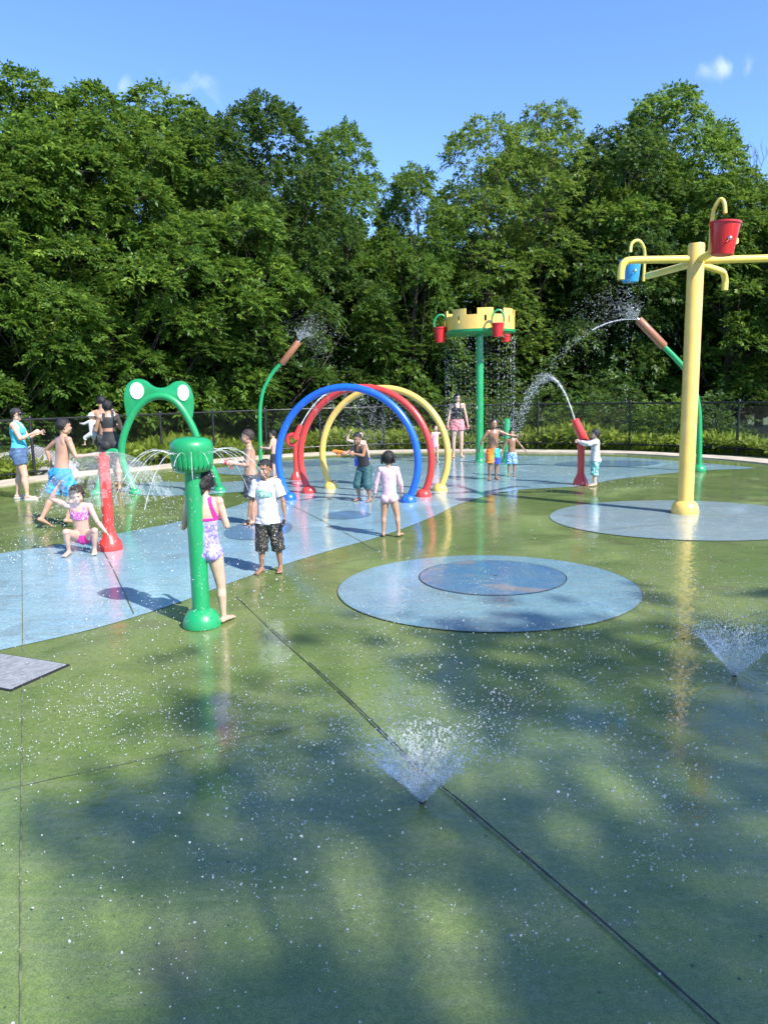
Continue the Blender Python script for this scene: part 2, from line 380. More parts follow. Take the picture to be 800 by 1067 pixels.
class MB:
    def __init__(s): s.v = []; s.f = []
    def add(s, V, F):
        o = len(s.v); s.v.extend([tuple(map(float, p)) for p in V]); s.f.extend([tuple(i + o for i in f) for f in F]); return s
    def tube(s, pts, r, n=14, caps=True, sq=1.0, ref=None):
        pts = [np.array(p, float) for p in pts]; k = len(pts)
        rr = r if hasattr(r, '__len__') else [r] * k
        V = []; F = []; pa = None
        for i, p in enumerate(pts):
            d = pts[min(i + 1, k - 1)] - pts[max(i - 1, 0)]
            d = d / (np.linalg.norm(d) + 1e-12)
            if ref is not None: a, b, _ = frame(d, ref)
            elif pa is None: a, b, _ = frame(d)
            else:
                a = pa - d * np.dot(pa, d); a /= (np.linalg.norm(a) + 1e-12); b = np.cross(d, a)
            pa = a
            for j in range(n):
                t = 2 * PI * j / n
                V.append(p + a * math.cos(t) * rr[i] + b * math.sin(t) * rr[i] * sq)
        for i in range(k - 1):
            for j in range(n):
                F.append((i * n + j, i * n + (j + 1) % n, (i + 1) * n + (j + 1) % n, (i + 1) * n + j))
        if caps:
            F.append(tuple(reversed(range(n)))); F.append(tuple(range((k - 1) * n, k * n)))
        return s.add(V, F)
    def lathe(s, prof, c=(0, 0, 0), n=28, axis=(0, 0, 1), closed_ends=True):
        a, b, d = frame(axis, (0, 1, 0) if abs(axis[2]) > 0.9 else (0, 0, 1)); c = np.array(c, float); V = []; F = []
        k = len(prof)
        for (r, z) in prof:
            for j in range(n):
                t = 2 * PI * j / n
                V.append(c + d * z + a * math.cos(t) * r + b * math.sin(t) * r)
        for i in range(k - 1):
            for j in range(n):
                F.append((i * n + j, i * n + (j + 1) % n, (i + 1) * n + (j + 1) % n, (i + 1) * n + j))
        if closed_ends:
            F.append(tuple(reversed(range(n)))); F.append(tuple(range((k - 1) * n, k * n)))
        return s.add(V, F)
    def box(s, c, size, rz=0.0):
        c = np.array(c, float); hx, hy, hz = [x / 2 for x in size]; V = []
        ca, sa = math.cos(rz), math.sin(rz)
        for x, y, z in ((-1, -1, -1), (1, -1, -1), (1, 1, -1), (-1, 1, -1), (-1, -1, 1), (1, -1, 1), (1, 1, 1), (-1, 1, 1)):
            x *= hx; y *= hy; z *= hz
            V.append(c + np.array([x * ca - y * sa, x * sa + y * ca, z]))
        return s.add(V, [(0, 3, 2, 1), (4, 5, 6, 7), (0, 1, 5, 4), (1, 2, 6, 5), (2, 3, 7, 6), (3, 0, 4, 7)])
    def ell(s, c, rad, axes=None, n=14, m=9):
        c = np.array(c, float)
        A = np.eye(3) if axes is None else np.array(axes, float)
        V = [c + A[2] * rad[2]]; F = []
        for i in range(1, m):
            ph = PI * i / m
            for j in range(n):
                t = 2 * PI * j / n
                V.append(c + A[0] * rad[0] * math.sin(ph) * math.cos(t) + A[1] * rad[1] * math.sin(ph) * math.sin(t) + A[2] * rad[2] * math.cos(ph))
        V.append(c - A[2] * rad[2])
        for j in range(n): F.append((0, 1 + j, 1 + (j + 1) % n))
        for i in range(m - 2):
            for j in range(n):
                F.append((1 + i * n + j, 1 + (i + 1) * n + j, 1 + (i + 1) * n + (j + 1) % n, 1 + i * n + (j + 1) % n))
        L = len(V) - 1
        for j in range(n): F.append((L, 1 + (m - 2) * n + (j + 1) % n, 1 + (m - 2) * n + j))
        return s.add(V, F)
    def prism(s, outline, thick_vec):   # outline: closed list of 3-D points in a plane
        n = len(outline); t = np.array(thick_vec, float)
        V = [np.array(p, float) for p in outline] + [np.array(p, float) + t for p in outline]
        F = [tuple(range(n)), tuple(reversed(range(n, 2 * n)))]
        for i in range(n): F.append((i, (i + 1) % n, n + (i + 1) % n, n + i)[::-1])
        return s.add(V, F)
    def build(s, name, mat, parent=None, smooth=True, angle=40, bevel=0.0, origin=None):
        me = bpy.data.meshes.new(name)
        V = s.v
        if origin is not None: V = [(p[0] - origin[0], p[1] - origin[1], p[2] - origin[2]) for p in V]
        me.from_pydata(V, [], s.f); me.update()
        bm = bmesh.new(); bm.from_mesh(me); bmesh.ops.recalc_face_normals(bm, faces=bm.faces)
        if bevel:
            es = [e for e in bm.edges if len(e.link_faces) == 2 and e.calc_face_angle(0) > R(35)]
            bmesh.ops.bevel(bm, geom=es, offset=bevel, segments=2, profile=0.5, affect='EDGES', clamp_overlap=True)
        if smooth:
            for f in bm.faces: f.smooth = True
            for e in bm.edges:
                if len(e.link_faces) == 2 and e.calc_face_angle(0) > R(angle): e.smooth = False
        bm.to_mesh(me); bm.free()
        o = bpy.data.objects.new(name, me); COL.objects.link(o); me.materials.append(mat)
        if parent is not None: o.parent = parent
        if origin is not None and parent is None: o.location = origin
        return o
def dome(r, h, k=6):
    return [(r, 0), (r * 1.0, h * 0.12)] + [(r * math.cos(PI / 2 * i / k), h * 0.12 + h * 0.88 * math.sin(PI / 2 * i / k)) for i in range(1, k)] + [(0.001, h)]
# ------------------------------------------------------------------ people
def nrm(v): v = np.array(v, float); return v / (np.linalg.norm(v) + 1e-12)
def remesh(mb, voxel):
    me = bpy.data.meshes.new('tmp'); me.from_pydata(mb.v, [], mb.f); me.update()
    bm = bmesh.new(); bm.from_mesh(me); bmesh.ops.recalc_face_normals(bm, faces=bm.faces); bm.to_mesh(me); bm.free()
    o = bpy.data.objects.new('tmp', me); COL.objects.link(o)
    md = o.modifiers.new('r', 'REMESH'); md.mode = 'VOXEL'; md.voxel_size = voxel; md.adaptivity = 0
    dg = bpy.context.evaluated_depsgraph_get(); e = o.evaluated_get(dg); out = bpy.data.meshes.new_from_object(e)
    bpy.data.objects.remove(o); bpy.data.meshes.remove(me)
    V = np.empty(len(out.vertices) * 3, np.float32); out.vertices.foreach_get('co', V); V = V.reshape(-1, 3).astype(float)
    F = np.array([tuple(p.vertices) for p in out.polygons if len(p.vertices) == 4]); bpy.data.meshes.remove(out)
    return V, F
def smooth_np(V, F, it, w):
    E = np.concatenate([F[:, [0, 1]], F[:, [1, 2]], F[:, [2, 3]], F[:, [3, 0]]]); 
    cnt = np.zeros(len(V)); np.add.at(cnt, E[:, 0], 1); np.add.at(cnt, E[:, 1], 1); cnt = np.maximum(cnt, 1)[:, None]
    for k in range(it):
        S = np.zeros_like(V); np.add.at(S, E[:, 0], V[E[:, 1]]); np.add.at(S, E[:, 1], V[E[:, 0]])
        d = (S / cnt - V) * w[:, None]
        V = V + d * (0.6 if k % 2 == 0 else -0.42)
    return V
def normals_np(V, F):
    a = V[F[:, 2]] - V[F[:, 0]]; b = V[F[:, 3]] - V[F[:, 1]]; n = np.cross(a, b); N = np.zeros_like(V)
    for i in range(4): np.add.at(N, F[:, i], n)
    return N / (np.linalg.norm(N, axis=1, keepdims=True) + 1e-12)
def shell(name, V, F, N, mask, off, mat, parent, sm=2):
    fm = mask[F].all(axis=1); Fs = F[fm]
    if len(Fs) < 8: return None
    used, inv = np.unique(Fs, return_inverse=True); Fn = inv.reshape(Fs.shape)
    n_ = N[used]; o_ = off[used]
    W = V[used] + n_ * o_[:, None]
    if sm: W = smooth_np(W, Fn, sm, np.ones(len(W)))
    E = {}
    for f in Fn:
        for i in range(4):
            a, b = int(f[i]), int(f[(i + 1) % 4]); E[(a, b)] = 1
    bd = [(a, b) for (a, b) in E if (b, a) not in E]
    bv = sorted({a for e in bd for a in e}); mp = {a: len(W) + i for i, a in enumerate(bv)}
    W = np.concatenate([W, V[used][bv] - n_[bv] * 0.004])
    Fr = [(b, a, mp[a], mp[b]) for a, b in bd]
    Fa = np.concatenate([Fn, np.array(Fr, int).reshape(-1, 4)])
    return link_mesh(name, np_mesh(name, W, Fa), mat, parent)

def loft(mb, st, ref, n=16):
    """st: (point, ra along ref-side, rb) list"""
    pts = [s[0] for s in st]; V = []; F = []; k = len(st)
    for i, (p, ra, rb) in enumerate(st):
        d = nrm(pts[min(i + 1, k - 1)] - pts[max(i - 1, 0)]); a = nrm(np.array(ref) - d * np.dot(ref, d)); b = np.cross(d, a)
        for j in range(n):
            t = 2 * PI * j / n; V.append(p + a * math.cos(t) * ra + b * math.sin(t) * rb)
    for i in range(k - 1):
        for j in range(n): F.append((i * n + j, i * n + (j + 1) % n, (i + 1) * n + (j + 1) % n, (i + 1) * n + j))
    F.append(tuple(reversed(range(n)))); F.append(tuple(range((k - 1) * n, k * n)))
    mb.add(V, F)
def rot(axis, ang): return np.array(Matrix.Rotation(ang, 3, Vector(axis)))

def human(foot, H, yaw, skin, label, arms, legs, lean=(0.02, 0, 1), chest=None, head=(0, 0), child=1.0, fem=0, plump=0.0, voxel=0.006, clothes=(), hair=None,
          hairmat=None, feetdir=None, loc=None, anchor=None, cap=None, twist=0, extras=None, group=None, hand_curl=0.5, headdetail=True, roll=0.0, brow=None):
    S = lambda x: x * H
    hh = H * (0.134 + (0.168 - 0.134) * child); leg = H * (0.515 - 0.055 * child)
    neck = H * 0.024; T = H - leg - hh * 0.98 - neck
    thL, shL, ank = leg * 0.50, leg * 0.425, leg * 0.075
    upL, foL, haL = H * 0.165, H * 0.140, H * 0.092
    sh_w = H * (0.118 - 0.014 * child - 0.012 * fem)
    pl = 1.10 + plump + 0.03 * child
    mb = MB()
    def D(v, side): return nrm((side * v[1], -v[0], v[2]))
    P = np.zeros(3); sd = nrm((lean[1], -lean[0], lean[2])); cd = sd if chest is None else nrm((chest[1], -chest[0], chest[2]))
    Mi = P + sd * T * 0.45; Nk = Mi + cd * T * 0.55
    left = np.array([1.0, 0, 0]); lc = rot((0, 0, 1), R(twist)) @ left; lc = nrm(lc - cd * np.dot(lc, cd)); bk = np.cross(cd, lc)   # back direction
    # torso stations
    w1 = (0.076 + 0.010 * fem) * pl; wa = (0.066 - 0.004 * fem + 0.004 * child) * pl; ch = (0.080 - 0.004 * fem) * pl
    # (s, half width, half depth)
    st = [(-.17, .040, .045), (-.08, w1 * .92, .056 * pl), (.03, w1, .062 * pl), (.15, w1 * .97, .060 * pl), (.33, wa, (.051 + .006 * child) * pl), (.50, wa * 1.05, .052 * pl), (.68, ch, .056 * pl), (.82, ch * 1.07, .054 * pl), (.92, ch * .98, .044), (.99, ch * .55, .034), (1.04, .030, .030)]
    st = [(s_, a * (1.0 if s_ > .9 else .94), b * (1.0 if s_ > .9 else .95)) for s_, a, b in st]
    L_ = []
    for s_, a, b in st:
        p = P + sd * T * min(s_, .45) + cd * T * max(0, s_ - .45)
        L_.append((p + bk * 0.0, S(a), S(b)))
    loft(mb, L_, lc, 20)
    if child > .5: mb.ell(P + sd * T * .30 + np.array([0, -S(.018), 0]), (S(.055), S(.045), S(.06)))
    for sg in (-1, 1):
        mb.ell(P + left * sg * S(.040) - sd * S(.012) + np.array([0, S(.030), 0]), (S(.044) * pl, S(.042) * pl, S(.050)))   # glutes
        if fem: mb.ell(P + sd * T * .45 + cd * T * .25 + lc * sg * S(.036) - bk * S(.040), (S(.034), S(.034), S(.034)))
        elif child < .5: mb.ell(P + sd * T * .45 + cd * T * .30 + lc * sg * S(.036) - bk * S(.032), (S(.040), S(.022), S(.030)))
        mb.ell(P + sd * T * .45 + cd * T * .36 + lc * sg * S(.045) + bk * S(.030), (S(.035), S(.018), S(.045)))
    bones = [('torso', P - sd * S(.03), Nk - cd * S(.02), S(.078) * pl)]
    # legs
    feet = []; ends = {}
    for sg, key in ((1, 'L'), (-1, 'R')):
        th, sn = legs[key][0], legs[key][1]
        hip = P + left * sg * S(.047) * (1 + .3 * plump); kn = hip + D(th, sg) * thL; an = kn + D(sn, sg) * shL
        dth, dsn = D(th, sg), D(sn, sg)
        mb.ell(hip, (S(.046) * pl, S(.048) * pl, S(.05)))
        loft(mb, [(hip - dth * S(.02), S(.042) * pl, S(.045) * pl), (hip + dth * thL * .12, S(.047) * pl, S(.050) * pl), (hip + dth * thL * .4, S(.041) * pl, S(.044) * pl), (hip + dth * thL * .75, S(.032) * pl, S(.034) * pl), (kn, S(.027) * pl, S(.029) * pl)], left, 14)
        mb.ell(kn, (S(.0275) * pl, S(.030) * pl, S(.030)))
        calfb = nrm(np.cross(dsn, left)); calfb = calfb if calfb[1] > 0 or abs(dsn[2]) < .5 else -calfb
        loft(mb, [(kn, S(.026) * pl, S(.027) * pl), (kn + dsn * shL * .28 + calfb * S(.006), S(.0275) * pl, S(.031) * pl), (kn + dsn * shL * .55, S(.022) * pl, S(.024) * pl), (kn + dsn * shL * .85, S(.0185), S(.0205)), (an, S(.0185), S(.0205))], left, 14)
        fd = legs[key][2] if len(legs[key]) > 2 else (1, .18, 0)
        fdir = D(fd, sg); up_ = nrm(np.array([0, 0, 1]) - fdir * fdir[2]) if abs(fdir[2]) < .95 else nrm(-dsn)
        sl = nrm(np.cross(fdir, up_)); FLn = S(.150)
        heel = an - up_ * (ank * .55) - fdir * FLn * .16
        loft(mb, [(heel - fdir * FLn * .06, S(.010), S(.012)), (heel + fdir * FLn * .02, S(.019), S(.019)), (heel + fdir * FLn * .25 + up_ * S(.004), S(.021), S(.022)), (heel + fdir * FLn * .5 - up_ * S(.002), S(.024), S(.016)), (heel + fdir * FLn * .72 - up_ * S(.006), S(.027), S(.012)), (heel + fdir * FLn * .84 - up_ * S(.009), S(.024), S(.0085))], sl, 14)
        for q in range(5):
            tl = (.07, .045, .04, .03, .015)[q]; x = (-.018, -.006, .003, .012, .020)[q] * -sg
            bse = heel + fdir * FLn * (.80 - .018 * q) - up_ * S(.011); rr = S((.0085, .0062, .006, .0056, .005)[q])
            mb.tube([bse + sl * S(x) , bse + sl * S(x * 1.1) + fdir * FLn * (.09 + tl), ], [rr, rr * .9], 7); mb.ell(bse + sl * S(x * 1.1) + fdir * FLn * (.09 + tl), (rr, rr, rr * .9), n=8, m=6)
        mb.ell(an, (S(.019), S(.020), S(.02)))
        bones += [('thigh' + key, hip, kn, S(.045) * pl), ('shin' + key, kn, an, S(.028)), ('foot' + key, heel, heel + fdir * FLn * .9, S(.022))]
        ends['foot' + key] = (an, heel, fdir, up_, sl, FLn); feet.append(an); ends['knee' + key] = kn
    # arms
    Sp = P + sd * T * .45 + cd * T * .455
    for sg, key in ((1, 'L'), (-1, 'R')):
        ua, fa = arms[key][0], arms[key][1]
        lift = max(0, nrm(ua)[2]) * S(.018)
        so = Sp + lc * sg * sh_w * .86 + np.array([0, 0, lift]); ud = D(ua, sg); fd_ = D(fa, sg)
        el = so + ud * upL; wr = el + fd_ * foL
        mb.ell(so, (S(.0285) * pl, S(.030) * pl, S(.030) * pl))
        loft(mb, [(Sp + lc * sg * sh_w * .45 + cd * S(.004), S(.030), S(.034)), (so, S(.026), S(.028))], bk, 10)
        ref = np.cross(ud, fd_); ref = ref if np.linalg.norm(ref) > .1 else np.array([1.0, .2, 0]); ref = nrm(ref)
        loft(mb, [(so, S(.025) * pl, S(.026) * pl), (so + ud * upL * .35, S(.0235) * pl, S(.025) * pl), (so + ud * upL * .75, S(.019) * pl, S(.020) * pl), (el, S(.0185) * pl, S(.0185) * pl)], ref, 12)
        mb.ell(el, (S(.0185), S(.0185), S(.0185)))
        loft(mb, [(el, S(.0185), S(.0185)), (el + fd_ * foL * .25, S(.020) * pl, S(.0195) * pl), (el + fd_ * foL * .7, S(.0165), S(.0155)), (wr, S(.0140), S(.0118))], ref, 12)
        # hand: palm, four curled fingers, thumb leaving the side of the palm
        hd = nrm(fd_ * 1.0 + (np.array(arms[key][2]) if len(arms[key]) > 2 else np.zeros(3)))
        inward = D((0.15, -1, 0), sg); pn = nrm(inward - hd * np.dot(inward, hd)); tw = nrm(np.cross(hd, pn))
        if tw[1] > 0: tw = -tw                       # thumb side faces forward
        pc = wr + hd * haL * .26
        loft(mb, [(wr - hd * S(.004), S(.0125), S(.0100)), (wr + hd * haL * .12, S(.0165), S(.0095)), (wr + hd * haL * .34, S(.0205), S(.0090)), (wr + hd * haL * .50, S(.0200), S(.0075))], tw, 12)
        fr = max(S(.0043), voxel * 1.0)
        for q in range(4):
            x = (.0165, .0058, -.0052, -.0155)[q]; fl = (.43, .49, .45, .36)[q] * haL
            b0 = wr + hd * haL * .46 + tw * S(x); d0 = nrm(hd + tw * (x * 9) + pn * .25 * hand_curl * 2); b1 = b0 + d0 * fl * .45; d1 = nrm(hd * (1 - hand_curl * .75) + pn * hand_curl * 1.5 + tw * x * 5); b2 = b1 + d1 * fl * .32; d2 = nrm(d1 * .8 + pn * hand_curl * 1.3); b3 = b2 + d2 * fl * .25
            mb.tube([b0 - d0 * S(.006), b0, b1, b2, b3], [fr * 1.05, fr * 1.1, fr * 1.02, fr * .95, fr * .8], 8); mb.ell(b3, (fr * .85,) * 3, n=8, m=6)
        t0 = wr + hd * haL * .16 + tw * S(.013); t1 = t0 + nrm(hd * .7 + tw * .75 + pn * .25) * haL * .27; t2 = t1 + nrm(hd + tw * .25 + pn * .3) * haL * .22
        mb.tube([t0, t1, t2], [fr * 1.5, fr * 1.2, fr * .95], 8); mb.ell(t2, (fr,) * 3, n=8, m=6)
        bones += [('arm' + key, so, el, S(.026)), ('fore' + key, el, wr, S(.019)), ('hand' + key, wr, wr + hd * haL, S(.015))]
        ends['hand' + key] = wr + hd * haL * .5 + pn * S(.014); ends['handdir' + key] = hd; ends['wrist' + key] = wr
    # neck, head
    nd = nrm(cd * .6 + np.array([0, -.10, .6]))
    Rh = rot((0, 0, 1), R(head[0])) @ rot((1, 0, 0), R(-head[1])) @ rot((0, 1, 0), R(roll))
    hx, hy, hz = Rh @ np.array([1.0, 0, 0]), Rh @ np.array([0, 1.0, 0]), Rh @ np.array([0, 0, 1.0])
    Nk2 = Nk + nd * neck * .8
    HCn = Nk2 + hz * hh * .46 - hy * hh * .05
    nr = S(.034 if child < .5 and not fem else .029)
    loft(mb, [(Nk - cd * S(.03), nr * 1.5, nr * 1.2), (Nk, nr * 1.1, nr * 1.08), (Nk2, nr, nr), (HCn - hz * hh * .15 + hy * hh * .06, nr, nr)], lc, 14)
    A = (hx, hy, hz)
    def HP(x, y, z): return HCn + (hx * x + hy * y + hz * z) * hh
    def he(c, r, n=18, m=12): mb.ell(HP(*c), tuple(q * hh for q in r), A, n, m)
    he((0, .045, .115), (.345, .410, .385)); he((0, -.085, -.12), (.285, .290, .345)); he((0, -.165, -.33), (.165, .165, .155))
    for sg in (-1, 1):
        he((sg * .15, -.235, -.16), (.11, .10, .12)); he((sg * .345, .03, -.06), (.030, .070, .105), 10, 8); he((sg * .20, -.02, -.25), (.09, .17, .16))
    he((0, -.375, -.075), (.038, .055, .085), 10, 8); he((0, -.405, -.125), (.058, .052, .042), 10, 8)
    he((0, -.335, .10), (.20, .05, .05))
    he((0, -.352, -.245), (.085, .045, .05), 10, 8)
    bones.append(('head', HCn - hz * hh * .18, HCn + hz * hh * .15, hh * .33))
    V, F = remesh(mb, voxel)
    # classify
    best = np.full(len(V), 1e9); bid = np.zeros(len(V), int); bt = np.zeros(len(V))
    names = [b[0] for b in bones]
    for i, (nm, a, b, r_) in enumerate(bones):
        ab = b - a; t = np.clip(((V - a) @ ab) / np.dot(ab, ab), 0, 1); dist = np.linalg.norm(V - (a + t[:, None] * ab), axis=1) / r_
        mk = dist < best; best[mk] = dist[mk]; bid[mk] = i; bt[mk] = (((V - a) @ ab) / np.dot(ab, ab))[mk]
    isb = lambda *ns: np.isin(bid, [i for i, n in enumerate(names) if any(n.startswith(q) for q in ns)])
    hv = (V - HCn) @ np.array([hx, hy, hz]).T / hh
    wgt = np.where(isb('hand', 'foot'), 0.45, 1.0); wgt = np.where(isb('head') & (hv[:, 1] < -.15) & (hv[:, 2] < .2), 0.35, wgt)
    V = smooth_np(V, F, 8, wgt); N = normals_np(V, F)
    # ground contact
    shift = np.zeros(3)
    if loc is None:
        sole = min(V[:, 2]); an = feet[0] * .5 + feet[1] * .5
        if anchor: an = ends['foot' + anchor][0]
        shift = np.array([-an[0], -an[1], -sole])
        base = G(*foot); base[2] = 0.010
    else: base = np.array(loc, float)
    V = V + shift
    root = empty('person', base, R(yaw)); tag(root, label, 'person', group)
    body = link_mesh('body', np_mesh('body', V, F), skin, root)
    hv = (V - shift - HCn) @ np.array([hx, hy, hz]).T / hh
    tv = V - shift
    sp = (tv - P) @ nrm(Nk - P) / np.linalg.norm(Nk - P); la = (tv - P) @ lc / H; fa_ = -((tv - (P + (Nk - P) * sp[:, None])) @ bk) / H
    d_ = dict(V=tv, s=sp, a=la, f=fa_, t=bt, isb=isb, hv=hv, H=H)
    fold = 0.5 + 0.5 * np.sin(tv[:, 0] * 55 / H + 5 * np.sin(tv[:, 2] * 17 / H)) * np.cos(tv[:, 1] * 47 / H + 3 * np.sin(tv[:, 2] * 23 / H))
    for (nm, fn, base_off, fl, mat) in clothes:
        mk = fn(d_); off = np.full(len(V), base_off * H)
        off = off + np.where(isb('thigh'), np.clip(bt, 0, 1) * fl * H, 0) + np.where(isb('arm'), np.clip(bt, 0, 1) * fl * .7 * H, 0) + np.where(isb('torso'), np.clip(.35 - sp, 0, 1) * fl * .5 * H, 0)
        off = off + fold * fl * .35 * H
        shell(nm, V, F, N, mk, off, mat, root)
    if hair is not None:
        ys, zs, th_ = hair
        mk = isb('head', 'torso') & (hv[:, 2] > np.interp(hv[:, 1], ys, zs) + .025 * np.sin(hv[:, 0] * 41 + 1) + .02 * np.sin(hv[:, 0] * 23 + hv[:, 1] * 37)) & (best < 3)
        nz = 0.5 + .5 * np.sin(hv[:, 0] * 31 + 4 * np.sin(hv[:, 2] * 13)) * np.sin(hv[:, 1] * 27 + hv[:, 2] * 9)
        shell('hair', V, F, N, mk, (th_ + 1.0 * th_ * nz + .5 * th_ * np.sin(hv[:, 0] * 57 + hv[:, 2] * 31) * np.sin(hv[:, 1] * 49)) * hh, hairmat, root, 0)
    toL = lambda p: np.array(p) + shift
    ctx = dict(root=root, HP=lambda x, y, z: HP(x, y, z) + shift, A=A, hh=hh, H=H, ends={k: (toL(v) if isinstance(v, np.ndarray) and not k.startswith('handdir') else v) for k, v in ends.items()}, P=toL(P), T=T, sd=sd, cd=cd, lc=lc, bk=bk, Nk=toL(Nk), shift=shift, V=V, F=F, N=N, d=d_, base=base, yaw=yaw)
    if headdetail and abs((yaw % 360) - 180) > 45:
        for sg in (-1, 1):
            e = MB().ell(HP(sg * .125, -.318, .0) + shift, (hh * .050, hh * .030, hh * .027), A, 10, 8).build('eye', M['eye_white'], root)
            MB().ell(HP(sg * .125, -.336, .0) + shift, (hh * .026, hh * .020, hh * .026), A, 10, 8).build('iris', M['iris'], e)
            MB().tube([HP(sg * .065, -.366, .085) + shift, HP(sg * .13, -.362, .105) + shift, HP(sg * .20, -.315, .085) + shift], [hh * .012, hh * .016, hh * .008], 6).build('eyebrow', brow or hairmat or M['hair_black'], root)
        MB().tube([HP(-.075, -.352, -.262) + shift, HP(-.03, -.392, -.255) + shift, HP(.03, -.392, -.255) + shift, HP(.075, -.352, -.262) + shift], [hh * .012, hh * .02, hh * .02, hh * .012], 8).build('lips', M['lips'], root)
    if cap == 'cap' or cap == 'hat':
        pass
    if extras: extras(ctx)
    return ctx

M['eye_white'] = simple('eye_white', (.7, .68, .65), .3, .05, 5, 0); M['iris'] = simple('iris', (.03, .018, .012), .2, .1, 5, 0)
M['lips'] = simple('lips', (.40, .15, .13), .4, .1, 8, 0)
M['hair_black'] = simple('black_hair', (.009, .0075, .007), .55, .4, 30, .5); M['hair_brown'] = simple('dark_brown_hair', (.030, .018, .012), .55, .4, 30, .5)
M['sk_light'] = skin_mat('light_skin', (.60, .38, .28)); M['sk_tan'] = skin_mat('tan_skin', (.46, .26, .17)); M['sk_brown'] = skin_mat('brown_skin', (.30, .155, .09)); M['sk_dark'] = skin_mat('dark_brown_skin', (.20, .10, .062)); M['sk_pale'] = skin_mat('pale_skin', (.60, .38, .29))
M['sandal'] = simple('white_rubber', (.7, .7, .68), .6, .1, 10, .1)
M['glass_dark'] = simple('dark_lens', (.01, .01, .01), .08, .1, 5, 0)
M['cap_black'] = cloth_mat('black_cap_cloth', (.018, .018, .02)); M['cloth_black'] = cloth_mat('black_cloth', (.016, .016, .018)); M['turq'] = cloth_mat('turquoise_cloth', (.06, .50, .62)); M['denim'] = cloth_mat('blue_denim', (.05, .10, .20), (.08, .15, .28), 14)
M['trunk_blue'] = cloth_mat('bright_blue_cloth', (.01, .25, .60), (.015, .33, .68), 9, (.5, .6)); M['bikini_top'] = cloth_mat('pink_tie_dye_cloth', (.80, .10, .45), (.85, .60, .75), 22, (.45, .55), (.40, .08, .45), 18, True); M['hot_pink'] = cloth_mat('hot_pink_cloth', (.80, .035, .34))
M['purple_suit'] = cloth_mat('lavender_swirl_cloth', (.32, .27, .64), (.14, .11, .45), 16, (.52, .60), (.50, .47, .74), 14, True); M['magenta'] = cloth_mat('magenta_cloth', (.55, .01, .24))
M['white_cloth'] = cloth_mat('white_cloth', (.60, .59, .64)); M['white_pink'] = cloth_mat('pale_pink_dotted_cloth', (.68, .46, .52), (.58, .28, .38), 45, (.58, .62)); M['print_green'] = cloth_mat('green_print', (.10, .50, .32), (.72, .72, .75), 60, (.48, .52))
M['black_pattern'] = cloth_mat('black_patterned_cloth', (.012, .012, .012), (.36, .29, .20), 55, (.60, .64)); M['charcoal'] = cloth_mat('charcoal_cloth', (.04, .042, .05)); M['teal_cloth'] = cloth_mat('dark_teal_cloth', (.02, .085, .095))
M['pink_shorts'] = cloth_mat('coral_pink_cloth', (.75, .25, .27)); M['pink_suit'] = cloth_mat('light_pink_cloth', (.80, .38, .46)); M['orange_cloth'] = cloth_mat('orange_cloth', (.85, .22, .02)); M['aqua_cloth'] = cloth_mat('aqua_cloth', (.05, .55, .48)); M['royal'] = cloth_mat('royal_blue_cloth', (.02, .08, .55))
M['blue_check'] = cloth_mat('blue_white_dotted_cloth', (.06, .25, .62), (.65, .72, .8), 50, (.52, .56)); M['seafoam'] = cloth_mat('seafoam_patterned_cloth', (.10, .50, .42), (.03, .12, .20), 28, (.50, .55), (.5, .7, .6), 22); M['tattoo'] = skin_mat('tattooed_skin', (.10, .075, .065))

T_ = lambda d: d['isb']('torso')
def shorts(l, top=.20): return lambda d: ((T_(d)) & (d['s'] < top)) | (d['isb']('thigh') & (d['t'] < l))
def knee_shorts(top=.2): return lambda d: ((T_(d)) & (d['s'] < top)) | d['isb']('thigh') | (d['isb']('shin') & (d['t'] < .06))
NH = lambda d, r=.036: (d['s'] < 1.03) & ~((d['s'] > .90) & (d['a'] ** 2 + d['f'] ** 2 < r * r))
def tee(sl=.62, bottom=-.02): return lambda d: (T_(d) & (d['s'] > bottom) & NH(d) & (abs(d['a']) < np.where(d['s'] < .5, .100, .2))) | (d['isb']('arm') & (d['t'] < sl)) | (d['isb']('thigh') & (d['s'] > bottom) & (d['t'] < .2))
def longsleeve(bottom=-.02): return lambda d: (T_(d) & (d['s'] > bottom) & NH(d) & (abs(d['a']) < np.where(d['s'] < .5, .100, .2))) | d['isb']('arm') | (d['isb']('fore') & (d['t'] < .93)) | (d['isb']('thigh') & (d['s'] > bottom) & (d['t'] < .2))
def tank(bottom=.02, strap=.058): return lambda d: (T_(d) | (d['isb']('thigh') & (d['t'] < .12)) | (d['isb']('arm') & (d['s'] < .86) & (abs(d['a']) < .075))) & (d['s'] > bottom) & (abs(d['a']) < np.where(d['s'] > .78, strap, .2)) & ~((d['s'] > .80) & (abs(d['a']) < .026) & (d['f'] > 0)) & ~((d['s'] > .90) & (abs(d['a']) < .028)) & NH(d)
def suit(topf=.80, topb=.62, cut=1.9, low=-.22): return lambda d: (T_(d) | (d['isb']('thigh') & (d['t'] < .14))) & (d['s'] > low + cut * abs(d['a'])) & (d['s'] < np.where(d['f'] > 0, topf, topb))
SHORT = ([-.42, -.26, -.10, .02, .12, .45], [.30, .24, .12, .02, -.16, -.24], .020)
LONG = ([-.42, -.26, -.14, -.02, .08, .45], [.30, .24, .02, -.14, -.30, -.38], .040)
STAND = {'L': ((0.02, .05, -1), (-.02, .0, -1)), 'R': ((0.02, .05, -1), (-.02, .0, -1))}
